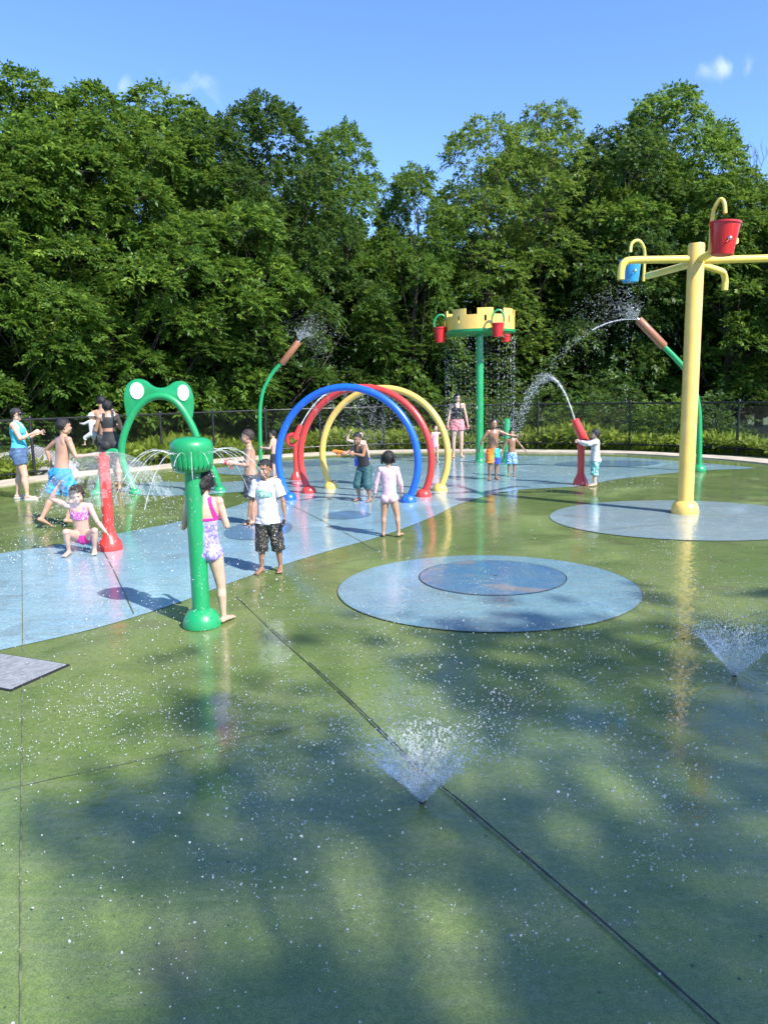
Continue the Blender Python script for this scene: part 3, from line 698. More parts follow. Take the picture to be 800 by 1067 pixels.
def hblob(ctx, items, mat, name='bun', vox=.006):
    mb = MB()
    for (c, r) in items: mb.ell(ctx['HP'](*c), tuple(q * ctx['hh'] for q in r), ctx['A'], 14, 10)
    V, F = remesh(mb, vox); N = normals_np(V, F)
    q = V * 1.0; nz = np.sin(q[:, 0] * 260 + 5 * np.sin(q[:, 2] * 90)) * np.sin(q[:, 1] * 240); V = V + N * (nz * .0025)[:, None]
    link_mesh(name, np_mesh(name, V, F), mat, ctx['root'])
def capobj(ctx, mat, brim=True, all_round=False, mat2=None):
    hh = ctx['hh']; d = ctx['d']; hv = d['hv']; mk = d['isb']('head') & (hv[:, 2] > .13 + .08 * (hv[:, 1] < -.1))
    o = shell('cap', ctx['V'], ctx['F'], ctx['N'], mk, np.full(len(hv), .06 * hh), mat, ctx['root'])
    mb = MB(); V = []; n = 24
    a0, a1 = (-PI, PI) if all_round else (-PI * .5 - 1.0, -PI * .5 + 1.0)
    ring = []
    for i in range(n + 1):
        t = a0 + (a1 - a0) * i / n
        for (rr, dz) in ((.90, .0), (1.55 if not all_round else 1.45, -.05 if not all_round else -.10)):
            for th in (0.012, -.012):
                ring.append(ctx['HP'](.385 * math.cos(t) * rr, .04 + .44 * math.sin(t) * rr * (1.12 if not all_round and rr > 1 else 1), .17 + dz + th))
    F = []
    for i in range(n):
        o_ = 4 * i; p_ = o_ + 4
        F += [(o_, o_ + 2, p_ + 2, p_), (o_ + 1, p_ + 1, p_ + 3, o_ + 3), (o_ + 2, o_ + 3, p_ + 3, p_ + 2), (o_, p_, p_ + 1, o_ + 1)]
    F += [(0, 1, 3, 2), (4 * n, 4 * n + 2, 4 * n + 3, 4 * n + 1)]
    mb.add(ring, F).build('brim', mat2 or mat, o, smooth=True)
def glasses(ctx):
    mb = MB()
    for sg in (-1, 1): mb.ell(ctx['HP'](sg * .125, -.375, .0), (ctx['hh'] * .095, ctx['hh'] * .02, ctx['hh'] * .065), ctx['A'], 12, 8); mb.tube([ctx['HP'](sg * .20, -.36, .02), ctx['HP'](sg * .34, -.2, .02), ctx['HP'](sg * .37, .02, 0)], ctx['hh'] * .012, 6)
    mb.tube([ctx['HP'](-.06, -.39, .02), ctx['HP'](.06, -.39, .02)], ctx['hh'] * .012, 6)
    mb.build('sunglasses', M['glass_dark'], ctx['root'])
def to_world(ctx, p):
    y = R(ctx['yaw']); return ctx['base'] + np.array([p[0] * math.cos(y) - p[1] * math.sin(y), p[0] * math.sin(y) + p[1] * math.cos(y), p[2]])

# 1 woman in the turquoise tank top
def ex1(c):
    hblob(c, [((0, .36, -.02), (.10, .13, .12)), ((0, .32, -.18), (.12, .10, .16))], M['hair_brown'], 'ponytail'); capobj(c, M['cap_black']); glasses(c)
    for k_ in 'LR':
        an, heel, fd, up, sl, FL = c['ends']['foot' + k_]; h = heel + c['shift']; mb = MB()
        V_ = []; n = 20
        for z in (-.026, -.014):
            for j in range(n):
                t = 2 * PI * j / n; V_.append(h + fd * FL * (.42 + .55 * math.cos(t)) + sl * c['H'] * .030 * math.sin(t) + up * c['H'] * z * .9)
        mb.add(V_, [tuple(range(n)), tuple(reversed(range(n, 2 * n)))] + [(j, (j + 1) % n, n + (j + 1) % n, n + j) for j in range(n)])
        f0 = h + fd * FL * .72
        for s_ in (-1, 1): mb.tube([f0 + fd * FL * .12 - up * .002, f0 + sl * s_ * c['H'] * .014 + up * c['H'] * .012, f0 - fd * FL * .28 + sl * s_ * c['H'] * .028 - up * c['H'] * .004], .0045, 6)
        mb.build('flip_flop', M['sandal'], c['root'])
human((24, 520), 1.60, 96, M['sk_light'], 'woman in black cap, turquoise tank top and denim shorts standing at the far left', {'L': ((.45, .02, -.85), (.90, -.12, .35)), 'R': ((.40, .1, -.9), (.90, -.1, .42))},
      {'L': ((-.16, .03, -1), (-.22, 0, -1)), 'R': ((.20, .03, -1), (.02, 0, -1))}, child=0, fem=1, plump=.16, voxel=.0075, clothes=(('tank_top', tank(.06), .006, .010, M['turq']), ('denim_shorts', shorts(.50, .17), .008, .018, M['denim'])), hair=SHORT, hairmat=M['hair_brown'], extras=ex1, lean=(-.02, 0, 1), head=(0, -4))
# 2 running boy
human((45, 551), 1.46, 140, M['sk_tan'], 'bare-chested boy in bright blue trunks running away from the camera, elbows out', {'L': ((-.35, .75, -.55), (.15, -.1, -1)), 'R': ((.15, .35, -.9), (.85, .25, .05))},
      {'L': ((-.30, .10, -1), (-.55, .05, -.85), (.75, 0, -.45)), 'R': ((.30, .06, -1), (-.42, 0, -1), (1, .1, -.25))}, lean=(.16, 0, 1), child=.55, voxel=.0055, clothes=(('swim_trunks', shorts(.82, .13), .009, .03, M['trunk_blue']),), hair=SHORT, hairmat=M['hair_black'], head=(-15, 0), anchor='L')
# 3 crouching girl
def ex3(c):
    mb = MB(); N_ = c['Nk']
    hblob(c, [((0, .22, -.05), (.30, .22, .30)), ((.05, .36, -.22), (.14, .12, .18))], M['hair_brown'], 'tied_hair', .005)
human((86, 578), 1.20, 8, M['sk_pale'], 'girl in a pink tie-dye bikini crouching beside the red post, arm over her head', {'R': ((.15, .80, .42), (.15, -.55, .80)), 'L': ((.30, .42, -.80), (.35, .55, -.65))},
      {'L': ((.74, .40, .34), (-.34, -.16, -1)), 'R': ((.80, .20, .34), (-.34, .02, -1))}, lean=(.26, 0, 1), chest=(.30, .03, 1), child=.9, fem=0, voxel=.005, head=(12, -22), roll=-6,
      clothes=(('bikini_top', lambda d: (T_(d) | (d['isb']('arm') & (abs(d['a']) < .075))) & (d['s'] > np.where(d['f'] > 0, .58, .66)) & (d['s'] < .80 + 0 * d['s']) | (T_(d) & (d['s'] >= .78) & (d['s'] < .98) & (abs(abs(d['a']) - .042) < .010)), .004, .004, M['bikini_top']),
               ('bikini_bottom', lambda d: (T_(d) | (d['isb']('thigh') & (d['t'] < .10))) & (d['s'] < .14) & (d['s'] > -.24 + 1.6 * abs(d['a'])), .004, .0, M['hot_pink'])), hair=LONG, hairmat=M['hair_brown'], extras=ex3, hand_curl=.35)
# 4 woman with the baby, 5 baby, 6 man behind
def ex4(c): hblob(c, [((0, .30, .20), (.22, .20, .20)), ((.0, .34, -.05), (.18, .14, .2)), ((.02, .30, -.22), (.08, .08, .12))], M['hair_black'], 'gathered_hair')
w4 = human((119, 511), 1.70, 200, M['sk_tan'], 'woman in a black crop top and black shorts seen from behind, holding a baby', {'L': ((.25, .30, -.9), (.75, .10, .55)), 'R': ((.30, .28, -.9), (.75, -.45, .45))}, STAND, child=0, fem=1, voxel=.008,
      clothes=(('crop_top', tank(.54, .062), .005, .003, M['cloth_black']), ('high_waisted_shorts', shorts(.42, .42), .006, .006, M['cloth_black'])), hair=LONG, hairmat=M['hair_black'], extras=ex4, head=(10, -6))
def ex5(c): capobj(c, M['white_cloth'], all_round=True)
bp = AT(97, 452, w4['base'][1] + .12)
human(None, .70, 235, M['sk_light'], 'baby in a white sun hat and white clothes held by the woman in black', {'L': ((.7, .3, -.3), (.9, 0, .1)), 'R': ((.7, .3, -.3), (.9, 0, .1))}, {'L': ((.7, .35, -.4), (.2, 0, -1)), 'R': ((.7, .35, -.4), (.2, 0, -1))}, loc=bp, child=1.6, voxel=.006,
      clothes=(('romper', lambda d: longsleeve(-.3)(d) | (d['isb']('thigh')), .008, .01, M['white_cloth']),), extras=ex5, brow=M['hair_brown'])
human((116, 506), 1.80, 185, M['sk_tan'], 'dark-haired shirtless man mostly hidden behind the woman holding the baby', {'L': ((.3, .25, -.9), (.5, -.2, -.6)), 'R': ((-.12, .50, -.85), (.30, -.75, -.30))}, STAND, child=0, voxel=.008, lean=(.05, .10, 1), chest=(.1, .12, 1),
      clothes=(('swim_shorts', shorts(.85, .16), .009, .02, M['charcoal']), ('arm_tattoo', lambda d: d['isb']('armR') & (d['t'] > -.1) & (d['t'] < .9), .0006, .0, M['tattoo'])), hair=SHORT, hairmat=M['hair_black'], head=(18, -8))
# 7 girl in the lavender swimsuit
def ex7(c):
    hblob(c, [((0, .20, -.02), (.31, .26, .33)), ((.02, .44, -.12), (.17, .13, .2)), ((.03, .40, -.36), (.11, .09, .16))], M['hair_black'], 'gathered_hair', .005)
human((222, 650), 1.18, 184, M['sk_light'], 'girl in a lavender swirled swimsuit standing close behind the green mushroom post', {'L': ((.05, .30, -1), (.62, -.25, .55)), 'R': ((.05, .26, -1), (.62, -.25, .55))},
      {'L': ((.04, .04, -1), (-.03, .02, -1)), 'R': ((.02, .13, -1), (-.03, .03, -1), (1, .5, 0))}, child=.85, voxel=.005,
      clothes=(('swimsuit', suit(.80, .60, 1.7, -.24), .004, .0, M['purple_suit']), ('magenta_straps', lambda d: (T_(d) & (d['s'] > .60) & (d['s'] < 1.0) & (d['f'] < .012) & (abs(abs(d['a']) - (.072 - .09 * (d['s'] - .60))) < .013)) | (T_(d) & (d['s'] > .575) & (d['s'] < .63) & (d['f'] < 0)), .0058, 0, M['magenta'])),
      hair=LONG, hairmat=M['hair_black'], extras=ex7, head=(5, -8))
# 8 boy in the white T-shirt
def ex8(c):
    d = c['d']; mk = T_(d) & (d['f'] > 0) & (abs(d['a']) < .058) & (d['s'] > .60) & (d['s'] < .78)
    shell('chest_print', c['V'], c['F'], c['N'], mk, np.full(len(mk), .0205 * c['H']), M['print_green'], c['root'])
human((283, 596), 1.11, 352, M['sk_brown'], 'boy in a wet white T-shirt with green print and black patterned shorts', {'L': ((.0, .36, -1), (.22, .12, -1)), 'R': ((.05, .34, -1), (.22, .10, -1))},
      {'L': ((-.05, .12, -1), (-.12, .05, -1)), 'R': ((.14, .06, -1), (-.02, .04, -1))}, child=1, voxel=.005, clothes=(('patterned_shorts', knee_shorts(.06), .008, .018, M['black_pattern']), ('white_t_shirt', tee(.70, -.08), .012, .018, M['white_cloth'])), hair=SHORT, hairmat=M['hair_black'], head=(-10, -4), extras=ex8)
# 9 boy in charcoal trunks with the water squirter
c9 = human((266, 546), 1.28, 282, M['sk_tan'], 'bare-chested boy in charcoal trunks standing in profile, holding out a squirter', {'L': ((.18, .1, -.95), (.92, -.1, .12)), 'R': ((.15, .15, -.95), (.90, -.15, .12))},
      {'L': ((.05, .04, -1), (-.08, 0, -1)), 'R': ((-.06, .06, -1), (-.1, 0, -1))}, child=.7, plump=.06, voxel=.006, clothes=(('swim_trunks', shorts(.80, .13), .010, .03, M['charcoal']),), hair=SHORT, hairmat=M['hair_brown'])
# 10 small child behind
human((287, 499), 1.02, 255, M['sk_light'], 'small dark-haired bare-chested child in black trunks just outside the blue hoop', {'L': ((.2, .2, -.9), (.8, 0, .1)), 'R': ((.2, .2, -.9), (.8, 0, .1))}, STAND, child=1, voxel=.009, clothes=(('swim_trunks', shorts(.6, .15), .008, .02, M['cloth_black']),), hair=SHORT, hairmat=M['hair_black'])
# 11 child in the black tank under the hoops
c11 = human((380, 522.5), 1.17, 328, M['sk_brown'], 'child in black tank top and teal shorts leaning forward under the hoops', {'L': ((.70, .30, -.55), (.92, -.35, .25)), 'R': ((.65, .30, -.45), (.95, .05, .25))},
      {'L': ((.28, .14, -1), (-.25, .05, -1)), 'R': ((.32, .14, -1), (-.22, .05, -1))}, lean=(.35, 0, 1), chest=(.50, 0, 1), child=.9, voxel=.0065, clothes=(('teal_shorts', knee_shorts(.15), .008, .022, M['teal_cloth']), ('tank_top', tank(.0), .007, .008, M['cloth_black'])), hair=SHORT, hairmat=M['hair_black'], head=(8, -12))
# 12 child behind the spray
human((376, 504), 1.02, 10, M['sk_pale'], 'pale child half hidden in the spray behind the child with the orange squirter', {'L': ((.2, .3, -.9), (.3, .1, -.8)), 'R': ((.1, .7, .2), (.2, -.3, .9))}, STAND, child=1, voxel=.009, clothes=(('swim_trunks', shorts(.6, .15), .008, .02, M['royal']),), hair=SHORT, hairmat=M['hair_brown'])
# 13 little girl in pale pink
def ex13(c): hblob(c, [((-.36, .20, .20), (.13, .14, .13)), ((.36, .20, .18), (.13, .14, .13)), ((0, .16, .08), (.33, .28, .34)), ((-.42, .22, -.10), (.10, .11, .22)), ((.42, .22, -.14), (.10, .11, .24))], M['hair_black'], 'pigtails', .005)
human((407.5, 559.5), 1.03, 176, M['sk_tan'], 'little girl in a pale pink long-sleeved swimsuit seen from behind, dark pigtails', {'L': ((.1, .38, -1), (.15, .20, -1)), 'R': ((.0, .28, -1), (.45, .05, -.8))},
      {'L': ((.06, .10, -1), (-.02, .04, -1)), 'R': ((-.05, .20, -1), (-.14, .08, -1), (1, .4, 0))}, child=1.05, voxel=.005, clothes=(('long_sleeved_swimsuit', lambda d: (T_(d) & (d['s'] > -.24 + 1.7 * abs(d['a'])) & NH(d)) | (d['isb']('thigh') & (d['t'] < .16) & (d['s'] > -.24 + 1.7 * abs(d['a']))) | d['isb']('arm') | (d['isb']('fore') & (d['t'] < .9)), .006, .006, M['white_pink']),), hair=LONG, hairmat=M['hair_black'], extras=ex13, head=(-8, 0))
# 14 toddler, 15 woman
human((453.5, 481.5), .92, 12, M['sk_light'], 'toddler in a light pink swimsuit holding the hand of the woman in the black tank', {'L': ((.0, .62, -.10), (.0, .75, .60)), 'R': ((.1, .2, -1), (.2, 0, -1))}, STAND, child=1.15, voxel=.009, clothes=(('pink_swimsuit', suit(.86, .80, 1.3, -.22), .007, .01, M['pink_suit']),), hair=LONG, hairmat=M['hair_brown'], head=(15, 0))
def ex15(c): glasses(c); hblob(c, [((-.26, .06, -.35), (.10, .14, .36)), ((.26, .06, -.35), (.10, .14, .36)), ((0, .25, -.3), (.26, .14, .36))], M['hair_black'], 'long_hair')
human((476.5, 476.5), 1.68, 2, M['sk_light'], 'woman in sunglasses, black tank top and coral pink shorts beyond the yellow hoop', {'L': ((.0, .26, -1), (.0, .22, -1)), 'R': ((.0, .24, -1), (.12, .18, -1))}, STAND, child=0, fem=1, plump=.08, voxel=.009, clothes=(('black_tank_top', tank(.18), .006, .004, M['cloth_black']), ('pink_shorts', shorts(.34, .24), .009, .022, M['pink_shorts'])), hair=LONG, hairmat=M['hair_black'], extras=ex15)
# 16, 17 boys in swim trunks
human((513, 500), 1.20, 8, M['sk_brown'], 'bare-chested boy in orange, aqua and royal blue trunks, one arm stretched out', {'L': ((.10, .95, -.38), (.10, .95, -.12)), 'R': ((-.05, .60, -.85), (.10, .35, -1))}, {'L': ((-.10, .05, -1), (-.15, 0, -1)), 'R': ((.12, .08, -1), (-.10, .02, -1))}, child=.9, voxel=.007,
      clothes=(('trunks_orange_side', lambda d: shorts(.85, .13)(d) & (d['a'] <= 0), .010, .028, M['orange_cloth']), ('trunks_aqua_top', lambda d: shorts(.85, .13)(d) & (d['a'] > 0) & (d['V'][:, 2] > -.10 * d['H']), .010, .028, M['aqua_cloth']), ('trunks_blue_leg', lambda d: shorts(.85, .13)(d) & (d['a'] > 0) & (d['V'][:, 2] <= -.10 * d['H']), .010, .028, M['royal'])), hair=SHORT, hairmat=M['hair_black'])
human((532.5, 496.5), .95, 355, M['sk_brown'], 'smaller bare-chested boy in blue and white dotted trunks, arms held out', {'L': ((.05, .62, -.75), (.10, .62, -.75)), 'R': ((.05, .40, -.9), (.10, .30, -.9))}, STAND, child=1.1, voxel=.008, clothes=(('swim_trunks', shorts(.85, .16), .010, .03, M['blue_check']),), hair=SHORT, hairmat=M['hair_black'])
# 18 child at the red cannon
human((619.5, 506.5), 1.01, 272, M['sk_pale'], 'child in black cap, white shirt and seafoam shorts gripping the red water cannon', {'L': ((.85, .1, -.15), (.85, -.2, .30)), 'R': ((.80, .1, -.25), (.85, -.25, .35))}, {'L': ((.16, .06, -1), (-.08, 0, -1)), 'R': ((-.06, .06, -1), (-.10, 0, -1))}, child=1, voxel=.007,
      clothes=(('seafoam_shorts', knee_shorts(.06), .009, .018, M['seafoam']), ('white_shirt', longsleeve(-.08), .012, .018, M['white_cloth'])), hair=LONG, hairmat=M['hair_black'], extras=lambda c: capobj(c, M['cap_black']), head=(0, 6))

# things held
def squirter(ctx, hand, label, mats, L=.20):
    p = to_world(ctx, ctx['ends']['hand' + hand]); y = R(ctx['yaw']); f = np.array([math.sin(y), -math.cos(y), .12]); f /= np.linalg.norm(f)
    th = empty('water_squirter', p); tag(th, label, 'water toy')
    MB().lathe([(.001, -.5 * L), (.020, -.5 * L), (.022, .0), (.024, .28 * L), (.016, .34 * L), (.010, .5 * L), (.001, .5 * L)], (0, 0, .01), 14, axis=f).build('tube', mats[0], th)
    MB().lathe([(.027, .10 * L), (.028, .12 * L), (.028, .27 * L), (.027, .28 * L)], (0, 0, .01), 14, axis=f).build('grip_ring', mats[1], th)
    MB().tube([np.array([0, 0, 0]) - f * .02, np.array([0, 0, -.07]) - f * .035], [.014, .011], 8).build('handle', mats[1], th)
squirter(c9, 'L', 'white and red squirter held out by the boy in charcoal trunks', (M['white_paint'], M['red']), .24)
squirter(c11, 'R', 'orange squirter held by the leaning child in the black tank top', (M['orange'], M['orange']), .26)
# ------------------------------------------------------------------ ground and painted deck
def sheet(name, px_pts, z, mat, n=6, closed_curve=True, world=None):
    P = [G(u, v) for u, v in px_pts]
    if n > 1: P = cr(P, n, closed=True)
    if world: P = P + world
    bm = bmesh.new(); vs = [bm.verts.new((p[0], p[1], z)) for p in P]
    f = bm.faces.new(vs); 
    if f.normal.z == 0: bm.normal_update()
    if f.normal.z < 0: f.normal_flip()
    bmesh.ops.triangulate(bm, faces=bm.faces)
    me = bpy.data.meshes.new(name); bm.to_mesh(me); bm.free()
    o = bpy.data.objects.new(name, me); COL.objects.link(o); me.materials.append(mat)
    o['kind'] = 'structure'
    return o
bm = bmesh.new(); bmesh.ops.create_grid(bm, x_segments=2, y_segments=2, size=900)
me = bpy.data.meshes.new('ground'); bm.to_mesh(me); bm.free()
o = link_mesh('ground', me, M['grass_soil'], smooth=False); o.location = (0, 0, -0.09); o['kind'] = 'structure'

edge_px = [(-330, 562), (-180, 533), (-60, 516), (0, 507), (55, 499), (110, 493), (165, 489), (225, 482), (300, 476), (390, 472), (480, 471),
           (560, 472), (640, 473), (700, 476), (760, 480), (830, 488), (930, 503), (1080, 535)]
edge = cr([G(u, v) for u, v in edge_px], 5)
front = [np.array(p) for p in ((16, 4, 0), (14, -9, 0), (-14, -9, 0), (-14, 3, 0))]
me = bpy.data.meshes.new('splash_pad_floor')
bm = bmesh.new()
vs = [bm.verts.new((p[0], p[1], 0)) for p in edge + front]
f = bm.faces.new(vs); bm.normal_update()
if f.normal.z < 0: f.normal_flip()
bmesh.ops.triangulate(bm, faces=bm.faces); bm.to_mesh(me); bm.free()
o = link_mesh('splash_pad_floor', me, M['deck_green'], smooth=False); o['kind'] = 'structure'
# beige concrete border around the pad
outer = []
for i, p in enumerate(edge):
    d = edge[min(i + 1, len(edge) - 1)] - edge[max(i - 1, 0)]; d /= np.linalg.norm(d)
    outer.append(p + np.array([-d[1], d[0], 0]) * 0.75)
V = []; F = []
for a, b in zip(edge, outer):
    V += [(a[0], a[1], 0.03), (b[0], b[1], 0.03), (a[0], a[1], -0.12), (b[0], b[1], -0.12)]
for i in range(len(edge) - 1):
    j = 4 * i; k = j + 4
    F += [(j, k, k + 1, j + 1), (j, j + 2, k + 2, k), (j + 1, k + 1, k + 3, j + 3)]
mb = MB(); mb.add(V, F); o = mb.build('concrete_kerb', M['concrete'], smooth=False); o['kind'] = 'structure'

river = [(-260, 745), (-120, 706), (0, 678), (100, 655), (190, 627), (250, 604), (330, 578), (400, 558), (450, 539), (485, 523), (537, 511), (600, 507), (640, 500),
         (690, 494), (740, 490), (786, 488), (760, 485), (700, 480), (640, 476), (560, 475), (480, 474), (390, 475), (300, 480), (240, 486),
         (222, 489), (232, 494), (262, 496), (255, 501), (215, 503), (170, 502), (137, 505), (128, 511), (150, 516), (200, 516), (262, 512), (276, 514),
         (258, 523), (240, 529), (190, 543), (124, 556), (55, 569), (0, 577), (-90, 592), (-260, 625)]
sheet('blue_river_paint', river, 0.004, M['deck_blue'], 5)
def pell(cu, cv, ru, rv, n=48, cy=0.0):
    return [(cu + ru * math.cos(2 * PI * i / n), cv + rv * math.sin(2 * PI * i / n)) for i in range(n)]
def gcirc(u0, u1, v0, v1, k=1.0):        # the ground ellipse filling that box of the picture
    a = G((u0 + u1) / 2, v0); b = G((u0 + u1) / 2, v1); yc = (a[1] + b[1]) / 2; ry = (a[1] - b[1]) / 2
    vc = v0 + (v1 - v0) * 0.47
    l = G(u0, vc); r = G(u1, vc)
    return np.array([(l[0] + r[0]) / 2, yc, 0]), (r[0] - l[0]) / 2 * k, ry * k
def gsheet(name, c, rx, ry, z, mat, rz=0.0, n=72):
    V = []
    for i in range(n):
        t = 2 * PI * i / n; x = rx * math.cos(t); y = ry * math.sin(t)
        V.append((c[0] + x * math.cos(rz) - y * math.sin(rz), c[1] + x * math.sin(rz) + y * math.cos(rz), z))
    o = MB().add(V, [tuple(range(n))]).build(name, mat, smooth=False); o['kind'] = 'structure'; return o
def gring(name, c, r0, r1, z, mat, parent=None, n=72, yx=1.0):
    V = []; F = []
    for i in range(n):
        t = 2 * PI * i / n
        V += [(c[0] + r0 * math.cos(t), c[1] + yx * r0 * math.sin(t), z), (c[0] + r1 * math.cos(t), c[1] + yx * r1 * math.sin(t), z)]
    for i in range(n): j = (i + 1) % n; F.append((2 * i, 2 * i + 1, 2 * j + 1, 2 * j))
    return MB().add(V, F).build(name, mat, parent, smooth=False)
c1, rx1, ry1 = gcirc(352, 672, 579, 660)
gsheet('blue_circle_paint', c1, rx1, ry1, 0.008, M['deck_ring'])
c2, rx2, ry2 = gcirc(437, 590, 585, 622)
gsheet('deep_blue_circle_paint', c2, rx2, ry2, 0.012, M['deck_dark'])
o = gring('circle_joint', c2, rx2 - 0.001, rx2 + 0.006, 0.016, M['seam'], yx=ry2 / rx2); o['kind'] = 'structure'
o = gring('outer_circle_joint', c1, rx1 - 0.001, rx1 + 0.003, 0.012, M['seam_faint'], yx=ry1 / rx1); o['kind'] = 'structure'
c3, rx3, ry3 = gcirc(574, 868, 521, 565)
gsheet('pale_blue_circle_paint', c3, rx3, ry3, 0.008, M['deck_pale'])
for (a, b, c_, d) in ((337, 386, 533, 541.5), (236, 304, 543, 563), (275, 365, 480, 486), (575, 690, 480, 487)):
    cc, ra, rb = gcirc(a, b, c_, d); gsheet('dark_blue_spot_paint', cc, ra, rb, 0.008, M['deck_river_spot'])

def strip(name, px, w, z, mat):
    P = [G(u, v) for u, v in px]; P = cr(P, 10); V = []; F = []
    for i, p in enumerate(P):
        d = P[min(i + 1, len(P) - 1)] - P[max(i - 1, 0)]; d /= np.linalg.norm(d); nn = np.array([-d[1], d[0], 0])
        ww = w * (1 + 0.35 * math.sin(i * 1.7) * math.cos(i * 0.9))
        V += [p + nn * ww / 2 + np.array([0, 0, z]), p - nn * ww / 2 + np.array([0, 0, z])]
    for i in range(len(P) - 1): F.append((2 * i, 2 * i + 1, 2 * i + 3, 2 * i + 2))
    o = MB().add(V, F).build(name, mat, smooth=False); o['kind'] = 'structure'; return o
strip('floor_joint', [(322, 692), (365, 732), (405, 771), (440, 806), (480, 838), (560, 906), (640, 975), (745, 1069), (840, 1160)], 0.010, 0.0135, M['seam'])
strip('fine_floor_joint', [(247, 622), (285, 658), (322, 692)], 0.009, 0.0135, M['seam_faint'])
strip('fine_floor_joint', [(23, 560), (24, 676), (23, 830), (22, 900), (22, 1000), (22, 1090)], 0.006, 0.0062, M['seam_faint'])
strip('fine_floor_joint', [(-30, 832), (60, 812), (150, 793), (240, 773), (345, 752)], 0.006, 0.0115, M['seam_faint'])
strip('fine_floor_joint', [(96, 556), (112, 582), (126, 610), (140, 641)], 0.007, 0.0145, M['seam_faint'])
strip('fine_floor_joint', [(290, 520), (330, 540), (395, 575)], 0.010, 0.0125, M['seam_faint'])
strip('fine_floor_joint', [(255, 620), (350, 588), (480, 572), (620, 554), (720, 545)], 0.008, 0.0145, M['seam_faint'])
strip('fine_floor_joint', [(600, 700), (690, 670), (790, 640), (900, 610)], 0.007, 0.0125, M['seam_faint'])
strip('fine_floor_joint', [(470, 508), (560, 517), (640, 525), (770, 542)], 0.008, 0.0155, M['seam_faint'])

# drain grate
g = [G(18, 687), G(71, 694), G(12, 720)]
e1 = g[1] - g[0]; cc = (g[1] + g[2]) / 2
side = g[2] - g[1]; L1 = np.linalg.norm(side); sx = side / L1
sy = np.array([-sx[1], sx[0], 0])
if np.dot(sy, g[0] - g[1]) < 0: sy = -sy
ang = math.atan2(sx[1], sx[0])
LW = 0.62
cen = g[1] + sx * L1 / 2 + sy * (LW / 2)
th = empty('drain_grate', (cen[0], cen[1], 0.0), ang)
tag(th, 'grey square plastic drain grate set flush in the green floor at the left edge', 'drain grate')
hx = L1 / 2; hy = LW / 2
MB().box((0, 0, 0.005), (L1 + 0.02, LW + 0.02, 0.0075)).build('frame', M['void'], th, smooth=False)
mb = MB()
nb = 22
for i in range(nb): mb.box((-hx + L1 * (i + 0.5) / nb, 0, 0.0105), (L1 / nb * 0.80, LW - 0.02, 0.004))
for k in (-0.33, 0, 0.33): mb.box((0, k * LW, 0.0102), (L1 - 0.02, 0.016, 0.004))
mb.build('bars', M['grate'], th, smooth=False)

# ------------------------------------------------------------------ chain link fence
fp = [(-330, 556), (-190, 529), (-70, 508), (37, 496), (105, 489), (170, 481.5), (224, 476.5), (278, 472), (334, 468.5), (400, 466), (470, 465), (560, 465), (655, 466.5), (767, 471), (885, 478), (1040, 492)]
FP = [G(u, v) for u, v in fp]
FH = 1.30
fo = empty('chain_link_fence', (FP[8][0], FP[8][1], 0.0))
tag(fo, 'black vinyl chain link fence running along the kerb before the trees', 'fence')
O = np.array([FP[8][0], FP[8][1], 0.0])
rail = MB(); brail = MB()
rail.tube([p + np.array([0, 0, FH]) for p in FP], 0.024, 8); rail.build('top_rail', M['fence'], fo, origin=O)
brail.tube([p + np.array([0, 0, 0.10]) for p in FP], 0.022, 8); brail.build('bottom_rail', M['fence'], fo, origin=O)
for p in FP:
    mb = MB(); mb.lathe([(0.034, -0.12), (0.034, FH + 0.03), (0.042, FH + 0.035), (0.040, FH + 0.06), (0.018, FH + 0.09), (0.001, FH + 0.095)], (p[0], p[1], 0), 10)
    mb.build('post', M['fence'], fo, origin=O)
wm = MB(); z0, z1 = 0.06, FH - 0.02
for a, b in zip(FP[:-1], FP[1:]):
    L = np.linalg.norm(b - a); d = (b - a) / L; nrm = np.array([-d[1], d[0], 0]); step = 0.075; x = -(z1 - z0)
    while x < L:
        for s_ in (0, 1):
            # line x = x0 + (z - z0) or mirrored
            xa, xb = x, x + (z1 - z0); za, zb = z0, z1
            if xa < 0: za += -xa; xa = 0
            if xb > L: zb -= (xb - L); xb = L
            if xb - xa < 0.01: continue
            if s_: qa = a + d * (L - xa); qb = a + d * (L - xb)
            else: qa = a + d * xa; qb = a + d * xb
            qa = qa + np.array([0, 0, za]) + nrm * (0.004 * (1 if s_ else -1)); qb = qb + np.array([0, 0, zb]) + nrm * (0.004 * (1 if s_ else -1))
            wm.tube([qa, qb], 0.0024, 3, caps=False)
        x += step
wm.build('wire_mesh', M['fence'], fo, smooth=False, origin=O)

